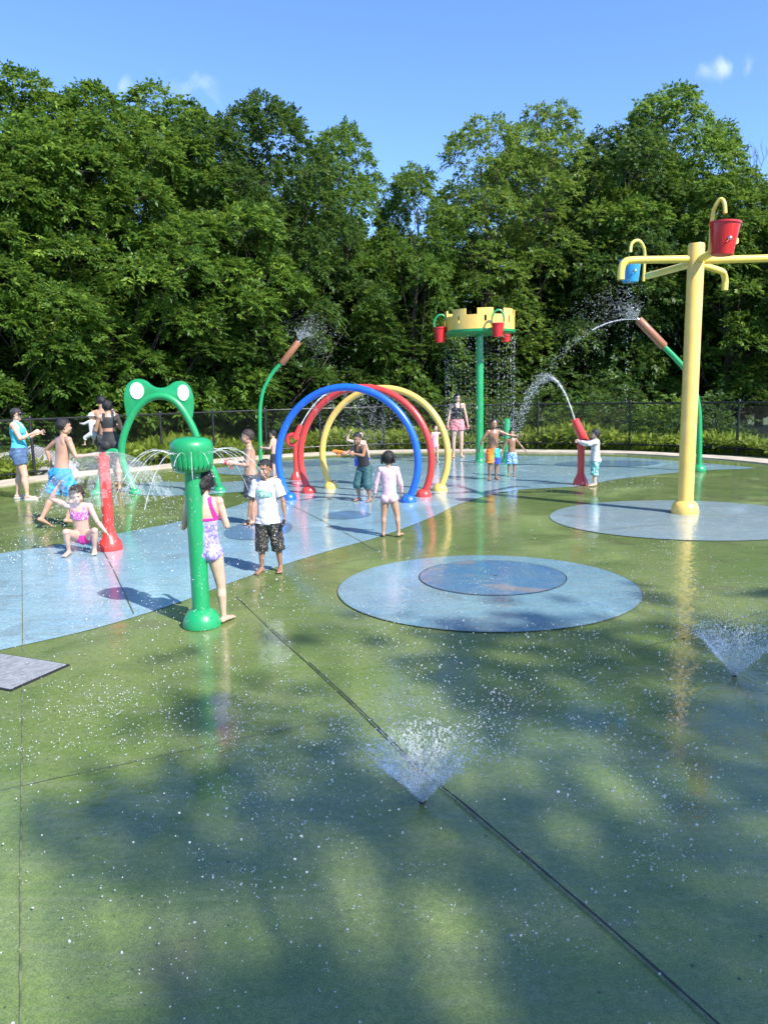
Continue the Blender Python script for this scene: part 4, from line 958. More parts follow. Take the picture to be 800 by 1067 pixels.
# ------------------------------------------------------------------ foliage
def leafs(base, dirs, L, rg, nl=9, lw=0.30, ll=0.40, droop=0.45, up=None):
    """compound leaves: nl leaflets each; returns verts, faces, tone"""
    N = len(base); dirs = dirs / (np.linalg.norm(dirs, axis=1, keepdims=True) + 1e-9)
    z = np.array([0, 0, 1.0]) + rg.normal(0, 0.35, (N, 3))
    side = np.cross(dirs, z); side /= (np.linalg.norm(side, axis=1, keepdims=True) + 1e-9)
    nrm = np.cross(side, dirs)
    ts = []; sg = []
    for j in range(nl - 1):
        ts.append(0.25 + 0.7 * (j // 2 + 0.5) / ((nl - 1) / 2)); sg.append(1 if j % 2 else -1)
    ts.append(1.0); sg.append(0)
    ts = np.array(ts); sg = np.array(sg)
    L = L[:, None, None]
    t = ts[None, :, None]
    p = base[:, None, :] + dirs[:, None, :] * L * t - np.array([0, 0, 1.0]) * L * droop * t ** 2 * 0.8
    dd = dirs[:, None, :] * np.where(sg == 0, 1.0, 0.55)[None, :, None] + side[:, None, :] * sg[None, :, None] * 0.85 - np.array([0, 0, 1.0]) * 0.24 + rg.normal(0, 0.26, (N, nl, 3))
    dd /= (np.linalg.norm(dd, axis=2, keepdims=True) + 1e-9)
    nn = nrm[:, None, :] + rg.normal(0, 0.35, (N, nl, 3))
    ww = np.cross(dd, nn); ww /= (np.linalg.norm(ww, axis=2, keepdims=True) + 1e-9)
    l = L * ll * rg.uniform(0.75, 1.2, (N, nl, 1)); wd = l * lw * 0.5
    V = np.stack([p, p + dd * l * 0.45 + ww * wd, p + dd * l - np.array([0, 0, 1.0]) * l * 0.12, p + dd * l * 0.45 - ww * wd], axis=2).reshape(-1, 3)
    F = np.arange(len(V)).reshape(-1, 4)
    tone = np.repeat(np.clip(rg.uniform(0, 1, N) ** 1.3 * 0.95 + 0.02, 0, 1), nl * 4) + rg.uniform(-0.08, 0.08, len(V))
    return V, F, np.clip(tone, 0, 1)
def foliage_mesh(name, V, F, tone):
    me = np_mesh(name, V, F)
    at = me.attributes.new('tone', 'FLOAT', 'POINT'); at.data.foreach_set('value', tone.astype(np.float32))
    return me

def tree_data(seed, H, Rr, zlow, lobes=95, K=52, L=0.42, airy=0.0, flat=0.72):
    rg = np.random.default_rng(seed)
    wood = MB()
    tx = rg.uniform(-0.5, 0.5, 2)
    trunk = [np.array([tx[0] * max(0, z / H) ** 1.3 + 0.15 * math.sin(z * 0.9 + seed), tx[1] * (z / H) + 0.12 * math.cos(z * 0.7 + seed), z]) for z in np.linspace(-0.15, H * 0.88, 12)]
    r0 = 0.017 * H
    wood.tube(trunk, [r0 * 1.25 * (1 - i / 12.5) + 0.012 for i in range(12)], 9)
    B = []; D = []; LL = []; TB = []
    for i in range(lobes):
        h = (i + rg.uniform(0, 1)) / lobes
        z = zlow + (H - zlow) * h
        prof = max(0.12, math.sin(PI * min(1.0, 0.16 + h * 0.83)) ** 0.65)
        a = i * 2.399 + rg.uniform(-0.5, 0.5)
        rr = Rr * prof * (rg.uniform(0.35, 1.0) ** 0.5) * (1 + 0.22 * math.sin(a * 2 + seed) + 0.12 * math.sin(a * 5 + h * 9))
        c = np.array([trunk[min(11, int(h * 11))][0] * 0.7 + rr * math.cos(a), trunk[min(11, int(h * 11))][1] * 0.7 + rr * math.sin(a), z])
        rl = rg.uniform(0.65, 1.25) * (0.75 if h > 0.85 else 1.0) * Rr / 3.6
        # limb
        zi = max(0.25 * H * 0.3, z - rr * 0.9 - 0.4); k = min(10, max(1, int(zi / (H * 0.88) * 11)))
        s0 = trunk[k]; mid = (s0 + c) / 2 + np.array([0, 0, -0.12 * rr])
        lr = 0.010 + 0.009 * rr
        wood.tube(cr([s0, mid, c], 4), [lr * (1 - 0.8 * j / 8) for j in range(9)], 5, caps=False)
        if rg.uniform() < airy: continue
        kk = int(K * (rl / 0.85) ** 1.6 * 3.6 / Rr if Rr < 3.6 else K * (rl / 0.85) ** 1.6)
        d = rg.normal(0, 1, (kk, 3)); d /= np.linalg.norm(d, axis=1, keepdims=True)
        d[:, 2] = np.where(d[:, 2] < -0.35, -d[:, 2], d[:, 2])
        out = np.array([math.cos(a), math.sin(a), 0.15])
        d = d + out * 0.35; d /= np.linalg.norm(d, axis=1, keepdims=True)
        rad = rl * rg.uniform(0.35, 1.0, (kk, 1)) ** 0.4
        b = c + d * rad * np.array([1, 1, flat])
        dv = d * np.array([1, 1, 0.5]) + rg.normal(0, 0.35, (kk, 3))
        B.append(b); D.append(dv); LL.append(L * rg.uniform(0.60, 1.1, kk) * 0.88)
        for q in range(3):
            j = rg.integers(kk); wood.tube([c, (c + b[j]) / 2 + np.array([0, 0, 0.04]), b[j]], [0.014, 0.010, 0.005], 4, caps=False)
    B = np.concatenate(B); D = np.concatenate(D); LL = np.concatenate(LL)
    V, F, T = leafs(B, D, LL, rg, lw=0.48, ll=0.44, droop=0.32)
    return wood, foliage_mesh('crown', V, F, T)

VAR = []
for (seed, H, Rr, zl, lo, K, L, airy, leaf) in ((1, 12.5, 3.7, 1.6, 58, 125, 0.46, 0.0, 'leaf_a'), (2, 12.5, 3.4, 2.0, 54, 110, 0.42, 0.04, 'leaf_b'),
                                         (3, 12.5, 3.5, 1.3, 56, 125, 0.50, 0.02, 'leaf_a'), (4, 12.5, 3.2, 3.2, 60, 66, 0.42, 0.12, 'leaf_b'),
                                         (5, 12.5, 4.0, 1.0, 62, 90, 0.52, 0.03, 'leaf_c')):
    wd, cm = tree_data(seed, H, Rr, zl, lo, K, L, airy)
    cm.materials.append(M[leaf])
    me = bpy.data.meshes.new('trunk'); me.from_pydata(wd.v, [], wd.f); me.update(); me.materials.append(M['bark'])
    me.polygons.foreach_set('use_smooth', [True] * len(me.polygons))
    VAR.append((me, cm, H))
def plant_tree(k, x, y, height, rz, label, group, wide=1.0):
    tm, cm, H = VAR[k]
    t = empty('tree', (x, y, -0.09), rz); s = height / H; t.scale = (s * wide, s * wide, s)
    tag(t, label, 'tree', group)
    for nm, mm in (('trunk', tm), ('crown', cm)):
        o = bpy.data.objects.new(nm, mm); COL.objects.link(o); o.parent = t
    return t
# front row: (variant, u, skyline v, distance, width factor, where it is)
row = [(0, -75, 100, 19.5, 1.0, 'outermost at the left end, half out of the picture'), (2, 18, 74, 21.5, .95, 'far left behind the woman in the turquoise top'),
       (0, 95, 92, 22.5, 1.0, 'behind the running boy and the frog arch'), (2, 170, 92, 24, .95, 'right behind the green frog arch'),
       (4, 258, 104, 25.5, 0.86, 'behind the left brown-tipped spray pole'), (0, 358, 142, 28.5, 0.72, 'behind the coloured water hoops'),
       (2, 428, 182, 28, 0.72, 'lower than its neighbours, between hoops and castle post'), (3, 512, 132, 29.5, 0.95, 'airy, pale, just behind the yellow castle'),
       (1, 575, 112, 30.5, 0.85, 'tall yellowish, right of the castle post'), (4, 645, 135, 30, 0.8, 'dark, between the red cannon and the yellow mast'),
       (2, 697, 105, 31, 0.88, 'tallest at the right, behind the yellow mast'), (0, 765, 186, 28, 0.95, 'at the right edge behind the red bucket'),
       (4, 850, 175, 27, 0.9, 'beyond the right edge of the picture')]
hts = []
for i, (k, u, v, Y, wd, where) in enumerate(row):
    p = AT(u, v, Y); h = p[2] * (0.965 if u < 300 else 1.0)
    plant_tree(k, p[0], Y, h, i * 1.37, 'tall leafy green tree ' + where, 'trees forming the wall behind the fence', wd)
row2 = [(4, -20, 120, 27), (1, 60, 115, 28), (4, 150, 118, 29), (4, 225, 150, 31), (2, 290, 195, 33), (4, 345, 215, 34), (4, 408, 230, 34), (1, 465, 205, 35),
        (4, 540, 150, 36), (0, 610, 160, 36), (4, 670, 140, 37), (1, 735, 170, 36), (4, 805, 215, 34)]
for i, (k, u, v, Y) in enumerate(row2):
    p = AT(u, v, Y)
    plant_tree(k, p[0], Y, p[2] * .93, 0.6 + i * 2.1, 'background tree seen only through gaps in the front row of trees', 'second row of trees behind the front row')
row3 = [(4, -60, 220, 22.6), (4, 60, 240, 25), (4, 145, 250, 26), (4, 240, 260, 28.3), (4, 330, 262, 30), (4, 400, 262, 31), (4, 470, 270, 31.7), (4, 545, 262, 32.6), (4, 620, 262, 33), (4, 700, 262, 33.4), (4, 780, 262, 32)]
for i, (k, u, v, Y) in enumerate(row3):
    p = AT(u, v, Y)
    plant_tree(k, p[0], Y, p[2], 1.9 + i * 1.3, 'low dark young tree growing under the taller trees', 'young trees under the wall of trees', 1.6)

# bare dead branch rising at the right edge
mb = MB(); q = AT(772, 192, 28.2)
def twig(p, d, L, r, n):
    pts = [p]; 
    for i in range(4):
        d = d + np.array([rnd.uniform(-.15, .15), rnd.uniform(-.1, .1), rnd.uniform(0, .1)]); d /= np.linalg.norm(d); pts.append(pts[-1] + d * L / 4)
    mb.tube(pts, [r * (1 - 0.15 * i) for i in range(5)], 5)
    if n:
        for k in range(3):
            dd = d + np.array([rnd.uniform(-.8, .8), rnd.uniform(-.4, .4), rnd.uniform(-.1, .5)]); dd /= np.linalg.norm(dd)
            twig(pts[2 + k % 3], dd, L * 0.6, r * 0.55, n - 1)
mb.tube([np.array([q[0], q[1], -0.1]), np.array([q[0] + .2, q[1], 4.0]), np.array([q[0], q[1], q[2] - 1])], [0.12, 0.09, 0.05], 7)
twig(np.array([q[0], q[1], q[2] - 1]), np.array([0.05, 0, 1]), 1.1, 0.035, 3)
twig(np.array([q[0], q[1], q[2] - 0.8]), np.array([0.5, 0, 0.8]), 1.3, 0.03, 3)
tag(mb.build('dead_tree', M['bark']), 'leafless dead tree whose bare grey twigs poke above the crowns at the right edge', 'tree')

# shrubs and weeds behind the fence
SH = []
for seed, Rr, hh, K, L, mt in ((11, 1.0, 1.3, 420, 0.30, 'leaf_b'), (12, 0.8, 1.0, 360, 0.26, 'leaf_a'), (13, 1.2, 2.0, 520, 0.34, 'leaf_c')):
    rg = np.random.default_rng(seed); d = rg.normal(0, 1, (K, 3)); d /= np.linalg.norm(d, axis=1, keepdims=True); d[:, 2] = np.abs(d[:, 2])
    lump = 1 + 0.25 * np.sin(d[:, 0:1] * 6 + seed) * np.cos(d[:, 1:2] * 5)
    b = d * np.array([Rr, Rr, hh]) * rg.uniform(0.35, 1.0, (K, 1)) ** 0.5 * lump
    V, F, T = leafs(b, d * np.array([1, 1, 0.8]) + rg.normal(0, .4, (K, 3)), L * rg.uniform(.6, 1.2, K), rg, nl=7, lw=0.42)
    me = foliage_mesh('foliage', V, F, T); me.materials.append(M[mt])
    st = MB()
    for q in range(9):
        a = q * 0.7; st.tube([(0.05 * math.cos(a), 0.05 * math.sin(a), -0.1), (Rr * .3 * math.cos(a), Rr * .3 * math.sin(a), hh * .45), (Rr * .6 * math.cos(a), Rr * .6 * math.sin(a), hh * .8)], [0.02, 0.014, 0.006], 5, caps=False)
    ms = bpy.data.meshes.new('stems'); ms.from_pydata(st.v, [], st.f); ms.materials.append(M['bark'])
    SH.append((me, ms))
FL = cr(FP, 6)
def along(u):                            # point of the fence line under picture column u
    best = min(FL, key=lambda p: abs(ray_u(p) - u)); return best
def ray_u(p):
    q = np.array([p[0], p[1], p[2] - HC]); return 400 + FPX * np.dot(q, RT) / np.dot(q, F_)
spots = [(-30, 2.0, 1, 1.2), (50, 3.2, 0, 1.0), (95, 1.9, 0, .8), (120, 2.4, 1, .9), (150, 1.5, 0, .9), (185, 1.3, 0, 1.15), (225, 1.6, 0, 1.0), (258, 2.0, 0, 1.1), (300, 1.5, 1, 1.0), (340, 1.6, 0, 1.2),
         (385, 1.8, 1, 1.1), (420, 2.3, 2, .8), (460, 1.8, 0, 1.1), (495, 1.5, 2, 0.8), (522, 1.4, 0, 1.25), (560, 1.8, 2, .8), (600, 2.2, 2, .9), (640, 1.8, 1, 1.2), (680, 2.0, 0, 1.1), (715, 2.4, 2, .9),
         (745, 1.6, 1, 1.1), (790, 1.9, 0, 1.1), (835, 2.2, 2, .8), (20, 4.5, 2, 1.0), (160, 4.0, 2, 1.1), (290, 4.0, 2, 1.2), (360, 4.2, 2, 1.1), (540, 4, 2, 1.3), (660, 4.2, 2, 1.3), (770, 4.4, 2, 1.2)]
for i, (u, off, k, sc) in enumerate(spots):
    p = along(u); me, ms = SH[k]
    off += 1.5
    t = empty('shrub', (p[0] - off * 0.25, p[1] + off, -0.09), i * 1.1); t.scale = (sc * 1.1, sc * 1.1, sc)
    tag(t, 'leafy wild shrub growing in the undergrowth just behind the black fence', 'shrub', 'wild shrubs behind the fence')
    for nm, mm in (('foliage', me), ('stems', ms)):
        o = bpy.data.objects.new(nm, mm); COL.objects.link(o); o.parent = t
rg = np.random.default_rng(5)
B = []; 
for i in range(11000):
    j = rg.uniform(0, len(FL) - 1.001); a = FL[int(j)] * (1 - j % 1) + FL[int(j) + 1] * (j % 1)
    off = rg.uniform(0.0, 1) ** 1.5 * 4.2 + .2; B.append((a[0] - off * 0.2, a[1] + off, -0.08))
B = np.array(B); hN = np.repeat(B, 2, axis=0); n = len(hN)
dv = rg.normal(0, .5, (n, 3)); dv[:, 2] = np.abs(dv[:, 2]) + 0.9
hN[:, 2] += rg.uniform(0, .15, n)
V, F, T = leafs(hN, dv, rg.uniform(.20, .46, n) * (1 + 0.6 * np.sin(hN[:, 0] * 1.3) * np.sin(hN[:, 0] * 0.37)), rg, nl=5, lw=0.34, ll=0.5, droop=0.3)
me = foliage_mesh('weeds', V, F, T); o = link_mesh('weeds', me, M['weed'], smooth=False)
tag(o, 'bright green weeds and ground cover behind the fence', 'weeds', kind='stuff')
# long grass blades along the kerb
n = 15000; j = rg.uniform(0, len(FL) - 1.001, n); ji = j.astype(int); fr = (j % 1)[:, None]; FA = np.array(FL)
a = FA[ji] * (1 - fr) + FA[ji + 1] * fr; off = np.abs(rg.normal(0, 1.0, n)) + 0.02
a = a + np.stack([-off * .2, off, np.full(n, -0.08)], 1)
h = rg.uniform(.08, .32, n)[:, None]; dx = rg.normal(0, .35, (n, 2)); wv = rg.normal(0, 1, (n, 2)); wv /= np.linalg.norm(wv, axis=1, keepdims=True)
w3 = np.concatenate([wv * 0.007, np.zeros((n, 1))], 1); tip = a + np.concatenate([dx * h, h], 1); mid = a + np.concatenate([dx * h * .35, h * .55], 1)
V = np.stack([a - w3, a + w3, mid + w3 * .8, tip, mid - w3 * .8], 1).reshape(-1, 3)
F = np.arange(len(V)).reshape(-1, 5)
me = np_mesh('grass', V, F, 5); at = me.attributes.new('tone', 'FLOAT', 'POINT'); at.data.foreach_set('value', np.repeat(rg.uniform(.2, 1, n), 5).astype(np.float32))
tag(link_mesh('grass', me, M['weed'], smooth=False), 'long grass growing along the foot of the fence', 'grass', kind='stuff')
# heap of grey rock behind the fence at the left
mb = MB(); rg = np.random.default_rng(3)
pl = along(28)
bm = bmesh.new(); bmesh.ops.create_icosphere(bm, subdivisions=4, radius=1)
for v in bm.verts:
    c = v.co; f_ = 1 + 0.10 * math.sin(c.x * 5 + 1) * math.cos(c.y * 6) + 0.05 * math.sin(c.z * 13 + c.x * 9)
    v.co = Vector((c.x * 1.25 * f_, c.y * 0.7 * f_, max(-0.1, c.z) * 0.62 * f_ + 0.03 * math.sin(c.x * 21) * math.cos(c.y * 17)))
me = bpy.data.meshes.new('rock_heap'); bm.to_mesh(me); bm.free()
o = link_mesh('rock_heap', me, M['rock']); o.location = (pl[0] - 0.3, pl[1] + 1.1, -0.05)
tag(o, 'long pale grey rock lying behind the fence at the left', 'rock')

# ------------------------------------------------------------------ shade trees behind the viewer (they throw the dappled shade)
shade = {600: "...............dd...", 640: ".......dd.d#####d###", 680: "....dd....d#########", 720: "....###d....########", 760: ".....d###....d.#####",
         800: ".d####d#####dd#..##.", 840: ".##########.########", 880: "...####...####.#####", 920: "..........#...######", 960: ".......##.#....#####",
         1000: "...########....#####", 1040: "....###############d", 1080: "..##################", 1120: "..##################"}
rg = np.random.default_rng(21)
TR = [np.array([9.6, -9.6, -0.09]), np.array([13.4, -8.6, -0.09])]
LS = [[], []]; BB = [[], []]; DD = [[], []]; cl = [[], []]
for y0, line in shade.items():
    for c_, ch in enumerate(line + '####'):
        if ch == '.': continue
        g0 = G(c_ * 40 + 20, y0 + 20); gx = G(c_ * 40 + 40, y0 + 20); gy = G(c_ * 40 + 20, y0 + 40)
        hw = abs(gx[0] - g0[0]); hy = abs(g0[1] - gy[1])
        t = rg.uniform(17.5, 21.0); area = 4 * hw * hy
        lf = float(np.clip(hw * 1.9, .13, .30))
        kk = int(area * (66 if ch == '#' else 12) * (.28 / lf) ** 2 * .8) + (1 if ch == 'd' else 2)
        cen = g0 + SDIR * t; which = 0 if cen[0] < 11.2 else 1
        gp = g0 + np.stack([rg.normal(0, .60, kk) * hw, rg.normal(0, .60, kk) * hy, np.zeros(kk)], 1)
        b = gp + SDIR * (t + rg.normal(0, .8, (kk, 1)))
        d = rg.normal(0, 1, (kk, 3)) * np.array([1, 1, .4])
        BB[which].append(b); DD[which].append(d); LS[which].append(np.full(kk, lf))
        if rg.uniform() < 0.35: cl[which].append(cen)
for w_ in (0, 1):
    b = np.concatenate(BB[w_]); d = np.concatenate(DD[w_])
    # the rest of the crown, above and behind what shades the view
    top = TR[w_] + np.array([0.3, -0.6, 13.2])
    e = rg.normal(0, 1, (500, 3)); e /= np.linalg.norm(e, axis=1, keepdims=True)
    ex = top + np.array([0.9, -1.9, 0.8]) + e * np.array([2.0, 1.6, 1.9]) * rg.uniform(.5, 1, (500, 1))
    # keep the extra leaves from shading what the photograph shows sunlit
    tt = ex[:, 2] / SDIR[2]; gr = ex - SDIR * tt[:, None]
    ok = (gr[:, 1] < 1.2)
    b = np.concatenate([b, ex[ok]]); d = np.concatenate([d, e[ok]]); ls = np.concatenate(LS[w_] + [np.full(ok.sum(), .38)])
    V, F, T = leafs(b, d, ls * rg.uniform(.8, 1.2, len(b)), rg, nl=9, lw=0.5, ll=.5)
    tr = empty('tree', TR[w_]); tag(tr, ['shade tree standing behind the viewer whose leaves dapple the foreground floor', 'second shade tree behind the viewer dappling the right of the foreground floor'][w_], 'tree', 'shade trees behind the viewer')
    o = link_mesh('crown', foliage_mesh('crown', V - TR[w_], F, T), M['leaf_a'], tr, smooth=False)
    mb = MB(); base = np.zeros(3); tp = np.array([0, -.4, 12.2])
    mb.tube(cr([base, np.array([.1, -.1, 5]), np.array([-.1, -.3, 9.5]), tp], 5), [0.26 * (1 - i / 19) + 0.04 for i in range(16)], 10)
    for q in cl[w_]:
        q = q - TR[w_]; s0 = np.array([0, -.3, max(6.5, min(11.8, q[2] - 1.5))])
        mb.tube(cr([s0, (s0 + q) / 2 + np.array([0, 0, .3]), q], 4), [0.055 * (1 - .85 * i / 8) for i in range(9)], 5, caps=False)
    mb.build('trunk', M['bark'], tr)
# ------------------------------------------------------------------ play equipment
def base_at(u, v): 
    p = G(u, v); return p, PXM(u, v)
def zat(u, v, Y): return AT(u, v, Y)[2]

# green mushroom spray post
mp_, k = base_at(211, 652)
th = empty('mushroom_spray_post', mp_)
tag(th, 'green post with fluted mushroom head spraying thin arcs before the girl in lavender', 'spray post')
MB().lathe(dome(0.142, 0.15), (0, 0, 0.004)).build('base_dome', M['green'], th)
MB().lathe([(0.066, 0.10), (0.063, 1.20)], n=28).build('pole', M['green'], th)
hz = 1.17
prof = [(0.064, hz - 0.012), (0.108, hz), (0.134, hz + 0.016), (0.147, hz + 0.05), (0.1525, hz + 0.10), (0.1535, hz + 0.148), (0.1545, hz + 0.153), (0.155, hz + 0.19), (0.148, hz + 0.216), (0.122, hz + 0.240), (0.07, hz + 0.253), (0.001, hz + 0.256)]
V = []; F = []; n = 120
for i, (r, z) in enumerate(prof):
    for j in range(n):
        t = 2 * PI * j / n; g_ = 0.0
        if 2 <= i <= 5: g_ = 0.007 * max(0, math.cos(t * 24)) ** 8 * (0.5 if i in (2, 5) else 1)
        V.append(((r - g_) * math.cos(t), (r - g_) * math.sin(t), z))
for i in range(len(prof) - 1):
    for j in range(n): F.append((i * n + j, i * n + (j + 1) % n, (i + 1) * n + (j + 1) % n, (i + 1) * n + j))
F.append(tuple(reversed(range(n)))); F.append(tuple(range((len(prof) - 1) * n, len(prof) * n)))
hd = MB().add(V, F).build('mushroom_head', M['green'], th, angle=50)
mb = MB()
for j in range(24):
    t = 2 * PI * (j + 0.0) / 24
    pts = [np.array([r * 1.0 * math.cos(t + q * .05), r * math.sin(t + q * .05), z]) for q, (r, z) in enumerate(((0.1345, hz + 0.020), (0.1440, hz + 0.05), (0.1490, hz + 0.10), (0.1500, hz + 0.143)))]
    mb.tube(pts, 0.0034, 5)
mb.build('spray_slots', M['void'], hd)
MUSH = (mp_, hz)

# red post throwing the water umbrella
rp, k = base_at(115.5, 573)
th = empty('umbrella_spray_post', rp)
tag(th, 'red post throwing a clear umbrella of water over the crouching girl', 'spray post')
MB().lathe([(0.136, 0.004), (0.138, 0.02), (0.135, 0.06), (0.12, 0.10), (0.09, 0.15), (0.074, 0.19), (0.068, 0.22)]).build('base_dome', M['red'], th)
MB().lathe([(0.062, 0.18), (0.062, 1.06)]).build('pole', M['red'], th)
MB().lathe([(0.064, 1.055), (0.064, 1.075), (0.03, 1.095), (0.03, 1.12), (0.001, 1.122)]).build('nozzle', M['red'], th)
RPOST = rp

# water hoops
def hoop(lu, lv, ru, rv, dia_px, topv, mat, label, r=0.058):
    L = G(lu, lv); Rr_ = G(ru, rv); c = (L + Rr_) / 2; dx = Rr_ - L; s = np.linalg.norm(dx); dx /= s
    rad = s / 2 / math.sin(R(44)); ztop = zat((lu + ru) / 2, topv, c[1]); cz = ztop - rad - r
    ang = math.atan2(dx[1], dx[0])
    th = empty('water_hoop', (c[0], c[1], 0), ang); tag(th, label, 'hoop', 'water hoops standing in a row')
    a0 = math.asin(max(-1, -(cz - 0.10) / rad)); pts = []
    for i in range(60):
        a = (PI - a0) + (2 * a0 - PI) * i / 59
        pts.append((rad * math.cos(a), 0, cz + rad * math.sin(a)))
    pts = [(pts[0][0] + 0.04, 0, 0.03)] + pts + [(pts[-1][0] - 0.04, 0, 0.03)]
    MB().tube(pts, r, 18, ref=(0, 1, 0)).build('hoop_tube', mat, th)
    for sx_ in (-1, 1):
        MB().lathe([(p[0] * 1.0, p[1]) for p in dome(0.13, 0.135)], (sx_ * (abs(pts[1][0]) - 0.03), 0, 0.004), 24).build('base_dome', mat, th)
    mb = MB()
    for a in (60, 75, 90, 105, 120): 
        mb.lathe([(0.007, 0), (0.007, 0.012)], ((rad - r * .98) * math.cos(R(a)), 0, cz + (rad - r * .98) * math.sin(R(a))), 8, axis=(-math.cos(R(a)), 0, -math.sin(R(a))))
    mb.build('nozzles', M['steel'], th)
    return c, rad, cz, ang
HOOPS = [hoop(313, 521, 413, 523, 138, 399.5, M['blue'], 'big blue water hoop, nearest of the three hoops'),
         hoop(334, 514, 428, 517, 132, 400, M['red'], 'red water hoop in the middle between the blue and the yellow hoop'),
         hoop(356, 509, 446, 511, 126, 401, M['yellow'], 'yellow water hoop, farthest of the three hoops')]

# frog arch
fc = (G(141, 514) + G(229, 511)) / 2; FY = fc[1]
th = empty('frog_arch', fc); tag(th, 'green frog faced spray arch with two white eyes on splayed tube legs', 'frog arch')
def FA_(u, v, dy=0.0): return AT(u, v, FY + dy) - fc
arch = cr([FA_(127, 474), FA_(127.5, 462), FA_(132, 446), FA_(141, 428), FA_(153, 416.5), FA_(167, 412.5), (FA_(180, 416.5)), FA_(190, 426), FA_(199, 441), FA_(205, 455), FA_(209, 470)], 6)
kf = PXM(185, 512)
MB().tube(arch, 3.6 / kf, 16, ref=(0, 1, 0)).build('arch_tube', M['green'], th)
def leg_(pts, r=3.6): MB().tube(cr(pts, 6), r / kf, 14, ref=(0, 1, 0)).build('leg', M['green'], th)
g1 = G(141, 514) - fc; g2 = G(101, 515) - fc; g3 = G(229, 511) - fc; g4 = G(198, 515) - fc
leg_([FA_(127, 470), FA_(128, 480), FA_(133, 495, -0.02), g1 + np.array([0, 0, 0.04])])
leg_([FA_(128, 477), FA_(123, 471), FA_(116, 470), FA_(110, 476), FA_(105, 492), g2 + np.array([0, 0, 0.04])], 2.6)
leg_([FA_(208.5, 466), FA_(214, 476), FA_(223, 492), g3 + np.array([0, 0, 0.04])])
leg_([FA_(209, 471), FA_(206, 480), FA_(202, 495), g4 + np.array([0, 0, 0.04])], 2.6)
for g_ in (g1, g2, g3, g4): MB().lathe(dome(0.11, 0.09), g_ + np.array([0, 0, .004]), 20).build('foot_dome', M['green'], th)
outl = [(132.5, 433), (130, 421), (129.8, 411), (132, 402), (138, 396.5), (146, 394.8), (153, 397), (158, 401), (163, 403.5), (170, 404), (176, 402), (181, 398.5), (187, 397), (193, 398.5), (198, 403), (201.3, 412), (202.3, 422), (201, 434)]
inner = [(199, 438), (192, 428), (182, 418), (167, 413), (153, 417), (142, 427), (134, 440)]
P = cr([FA_(u, v) for u, v in outl], 5) + [FA_(u, v) for u, v in inner]
face = MB().prism([p + np.array([0, -0.02, 0]) for p in P], (0, 0.045, 0)).build('frog_face', M['green'], th, bevel=0.006)
for (u, v, ru, rv) in ((143, 407.2, 7, 8.4), (191.2, 409.2, 5.8, 8.0)):
    c = FA_(u, v, -0.022)
    def disc(nm, a, b, y0, y1, mat, par, cx=c): 
        V = []; n = 28
        for y in (y0, y1):
            for j in range(n): V.append((cx[0] + a * math.cos(2 * PI * j / n), cx[1] + y, cx[2] + b * math.sin(2 * PI * j / n)))
        F = [tuple(range(n)), tuple(reversed(range(n, 2 * n)))] + [(j, (j + 1) % n, n + (j + 1) % n, n + j) for j in range(n)]
        return MB().add(V, F).build(nm, mat, par)
    e = disc('eye', ru / kf, rv / kf, -0.014, 0.004, M['white_paint'], th)
    disc('pupil', ru * .45 / kf, rv * .48 / kf, -0.018, -0.013, M['grey_paint'], e, c)
    disc('pupil_highlight', ru * .26 / kf, rv * .28 / kf, -0.021, -0.017, M['white_paint'], e, c)

# cattail spray poles
def cattail(base, path, brown, label, rg_=0.05, rb=0.085):
    b = G(*base); Y = b[1]; k = PXM(*base)
    th = empty('cattail_spray_pole', b); tag(th, label, 'spray pole', 'curved spray poles with brown tips')
    pts = cr([np.array([0, 0, 0])] + [AT(u, v, Y) - b for u, v in path], 6)
    MB().lathe(dome(0.14, 0.15), (0, 0, .004), 22).build('base_dome', M['green'], th)
    MB().tube(pts, rg_, 14).build('stem', M['green'], th)
    a = AT(brown[0], brown[1], Y) - b; c = AT(brown[2], brown[3], Y) - b; d = (c - a); L = np.linalg.norm(d); d /= L
    MB().lathe([(0.03, -0.012), (rb - .012, -0.008), (rb, 0.012), (rb, L - 0.015), (rb - .012, L), (0.001, L)], a, 20, axis=d).build('cattail_head', M['brown'], th)
    MB().lathe([(0.03, L - .005), (0.022, L + 0.03), (0.001, L + 0.031)], a, 12, axis=d).build('nozzle', M['steel'], th)
    return c + b, d
CT1 = cattail((272, 488), [(271.5, 470), (271, 448), (271, 428), (273.5, 410), (278.5, 398), (286, 386), (294, 378)], (293.5, 379, 311.5, 356), 'curved green spray pole with a brown tip, left, beside the topless boy', 0.045, 0.078)
CT2 = cattail((727.5, 491), [(728, 470), (728, 448), (727, 425), (722, 402), (714, 386), (703, 373), (690, 360)], (691.5, 361, 664.5, 333), 'curved green spray pole with a brown tip rising behind the yellow bucket mast', 0.055, 0.085)

# red water cannon with a loop
b, k = base_at(309, 500); Y = b[1]
th = empty('loop_water_cannon', b); tag(th, 'red water cannon with a pretzel loop standing behind the blue hoop', 'water cannon')
MB().lathe([(0.12, .004), (0.12, .03), (0.10, .09), (0.055, .17)], n=20).build('base_cone', M['red'], th)
MB().lathe([(0.05, .12), (0.05, zat(308, 464, Y))], n=18).build('pole', M['red'], th)
c = AT(305, 458.5, Y) - b; rr = 5.6 / k
MB().tube([c + np.array([math.cos(a) * rr, -0.05 + 0.02 * a, math.sin(a) * rr]) for a in np.linspace(0.3, 2 * PI + 0.6, 26)], 0.045, 12).build('loop', M['red'], th)
q0 = AT(307, 457, Y - .05) - b; q1 = AT(313.5, 443, Y - .05) - b
MB().tube([q0, q1], [0.06, 0.058], 16).build('barrel', M['red'], th)
LC = (q1 + b, (q1 - q0) / np.linalg.norm(q1 - q0))

